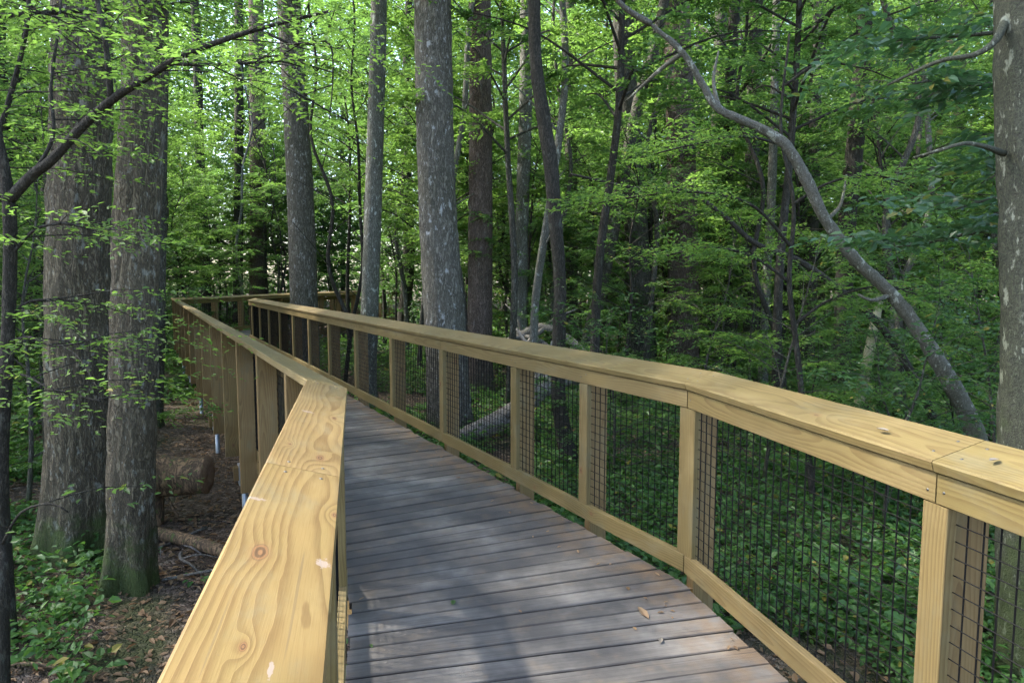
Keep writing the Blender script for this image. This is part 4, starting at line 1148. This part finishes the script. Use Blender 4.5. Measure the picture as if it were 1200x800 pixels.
for p in (p0, p1, p2, p3): p[2] = max(p[2], float(gz(p[0], p[1])) + .1)
log('log', 'grey weathered fallen log seen through the mesh right of the largest central trunk', [p0, p1, p2, p3], [.13, .15, .12, .10], M['deadgrey'], M['pith'], 24, .03, seed=8,
    limbs=[([p1, at(612, 470, 9.3), at(640, 425, 9.6), at(648, 400, 9.8)], [.07, .06, .05, .03]), ([p2, at(625, 415, 10.4), at(605, 385, 10.6)], [.06, .045, .02])])
q0 = at(572, 412, 12.4); q1 = at(612, 392, 12.6); q2 = at(640, 383, 12.4); q3 = at(672, 402, 12.2)
log('log', 'broken grey fallen limb showing just above the rail by the crooked blackish trunk', [q0, q1, q2, q3, at(700, 428, 12)], [.06, .09, .08, .07, .05], M['deadgrey'], M['pith'], 20, .05, seed=9,
    limbs=[([q1, at(606, 372, 12.6), at(592, 356, 12.7)], [.04, .025, .01]), ([q2, at(652, 372, 12.3), at(676, 362, 12.2)], [.04, .025, .012]), ([q1, at(640, 404, 12.3), at(660, 430, 12.2)], [.05, .04, .02]), ([q2, at(618, 402, 12.3), at(596, 430, 12.2)], [.05, .04, .02])])
# sticks on the forest floor
def sticks():
    g = np.random.default_rng(31)
    ms = []
    for k in range(4):
        L = .5 + .35 * k; P = [np.array([0, 0, 0]), np.array([L * .35, .05 * g.normal(), .02]), np.array([L * .7, .07 * g.normal(), .03]), np.array([L, .1 * g.normal(), .0])]
        parts = [tube(P, [.014, .012, .009, .004], 7, .06, .003, 40)]
        parts.append(tube([P[1], P[1] + np.array([.12, .1, .05]), P[1] + np.array([.22, .22, .03])], [.008, .006, .002], 5, .06))
        v, q, t = join(parts); ms.append(mesh('stick', v, [q, t], [M['dead'] if k % 2 else M['deadgrey']], True))
    n = 0
    while n < 46:
        y = 3.2 + 9 * g.random(); x = -.35 * y - (.5 * y) * g.random() if n < 34 else .2 * y + .6 * y * g.random()
        if corridor(x, y)[0] < 1.1: continue
        o = link('stick', ms[n % 4]); o.location = (x, y, float(gz(x, y)) + .015); o.rotation_euler = (0, g.normal(0, .06), g.random() * 6.28); s_ = .6 + .7 * g.random(); o.scale = (s_, s_, s_)
        tag(o, 'dead fallen twig lying on the leaf litter of the forest floor', 'stick', 'dead twigs on the forest floor'); n += 1
sticks()
# ------------------------------------------------------------------ fallen leaves and chips on the boards
def curl_leaf(seed, L, W, lob):
    g = np.random.default_rng(seed); n = 9; V, Q = [], []
    for i in range(n):
        t = i / (n - 1); w = W * math.sin(math.pi * min(1, t * .95 + .03)) ** .8 * (1 + (.35 if lob and i % 2 else -.25 if lob else 0))
        for s in (-1, -.5, 0, .5, 1): V.append((t * L, s * w / 2, .25 * abs(s) * w + .12 * L * (t - .5) ** 2 + g.normal(0, .001)))
    for i in range(n - 1):
        for j in range(4): Q.append((i * 5 + j, i * 5 + 5 + j, i * 5 + 6 + j, i * 5 + 1 + j))
    return mesh('fallen_leaf', np.array(V), [np.array(Q)], [M['litter']], True, rnd=np.full(len(V), g.random() * .9))
FL = [curl_leaf(i, .05 + .012 * i, .024 + .006 * (i % 3), i % 2) for i in range(5)]
def dropped(px, py, z, k, label, grp=None, sc=1., me=None, rz=None):
    d = ray(px, py); P = np.array([0, 0, CAM_H]) + d * ((z - CAM_H) / d[2])
    o = link('fallen_leaf', me or FL[k]); o.location = (P[0], P[1], z + .003); o.rotation_euler = (0, 0, rng.random() * 6.28 if rz is None else rz); o.scale = (sc, sc, sc)
    tag(o, label, 'leaf', grp); return o
dropped(748, 712, 0, 4, 'largest curled brown leaf on the deck, toward the right kerb', sc=1.25)
for (px, py) in ((736, 688), (760, 700), (716, 662), (785, 715), (702, 662), (596, 602), (575, 588), (560, 570), (538, 560), (620, 628), (655, 640), (690, 655), (640, 622), (740, 735), (860, 757), (430, 700), (608, 715), (505, 545), (490, 528), (472, 520), (455, 500), (525, 535), (838, 700), (812, 690)):
    dropped(px + rng.normal(0, 3), py, 0, int(rng.integers(0, 4)), 'small dry brown leaf scrap lying on the grey deck boards', 'leaf scraps on the deck', .3 + .35 * rng.random())
for k in range(34):
    s_ = 5.2 - .2 - 1.9 * rng.random() if k < 12 else 7.5 * rng.random()
    P_ = (Fp - u1 * (5.2 - s_) - n1 * (.04 + .3 * rng.random() ** 2)) if k < 12 else (Fp + u2 * s_ - n2 * (.04 + .3 * rng.random() ** 2))
    o = link('fallen_leaf', FL[int(rng.integers(0, 5))]); o.location = (P_[0], P_[1], .005); o.rotation_euler = (0, 0, rng.random() * 6.28); q_ = .25 + .35 * rng.random(); o.scale = (q_, q_, q_)
    tag(o, 'small dry brown leaf scrap lying on the grey deck boards', 'leaf', 'leaf scraps on the deck')
G1 = FL[1].copy(); G1.materials.clear(); G1.materials.append(M['leaf'])
dropped(531, 709, 0, 1, 'small green leaf lying in the middle of the near deck boards', me=G1, sc=.8)
dropped(436, 759, 0, 1, 'small green leaf on the deck close to the near left railing', me=G1, sc=.5)
W1 = FL[2].copy(); W1.materials.clear(); W1.materials.append(M['pith'])
dropped(775, 748, 0, 1, 'pale grey chip lying on the near deck boards', me=W1, sc=.6)
dropped(1160, 541, CAPZ + .03, 1, 'pale curled chip on the right cap board nearest the frame edge', me=W1, sc=.55, rz=.4)
dropped(1041, 506, CAPZ + .03, 1, 'pale flake lying on the middle of the long right cap board', me=W1, sc=.6, rz=2.)
# ------------------------------------------------------------------ light, world
sun_az, sun_el = R(-80), R(54)
Sd = Vector((math.sin(sun_az) * math.cos(sun_el), math.cos(sun_az) * math.cos(sun_el), math.sin(sun_el)))
ld = bpy.data.lights.new('sun', 'SUN'); ld.energy = 3.4; ld.angle = R(2.); ld.color = (1, .95, .86)
lo = bpy.data.objects.new('sun', ld); COL.objects.link(lo); lo.rotation_euler = Sd.to_track_quat('Z', 'Y').to_euler(); lo.location = (0, 0, 30)
w = bpy.data.worlds.new('World'); S.world = w; w.use_nodes = True
nt = w.node_tree; bg = nt.nodes['Background']; bg.inputs[1].default_value = .15
sk = nt.nodes.new('ShaderNodeTexSky'); sk.sky_type = 'NISHITA'; sk.sun_disc = False
sk.sun_elevation = sun_el; sk.sun_rotation = sun_az; sk.dust_density = 2.5
nt.links.new(sk.outputs[0], bg.inputs[0])
S.view_settings.view_transform = 'Standard'; S.view_settings.look = 'None'; S.view_settings.gamma = 1; S.view_settings.use_curve_mapping = False
S.view_settings.exposure = 2.8
S.render.engine = 'CYCLES'
cy = S.cycles
cy.max_bounces = 8; cy.diffuse_bounces = 4; cy.transmission_bounces = 5; cy.glossy_bounces = 2; cy.transparent_max_bounces = 4
cy.caustics_reflective = False; cy.caustics_refractive = False; cy.sample_clamp_indirect = 6
cy.use_adaptive_sampling = True; cy.adaptive_threshold = .02
cy.use_denoising = True
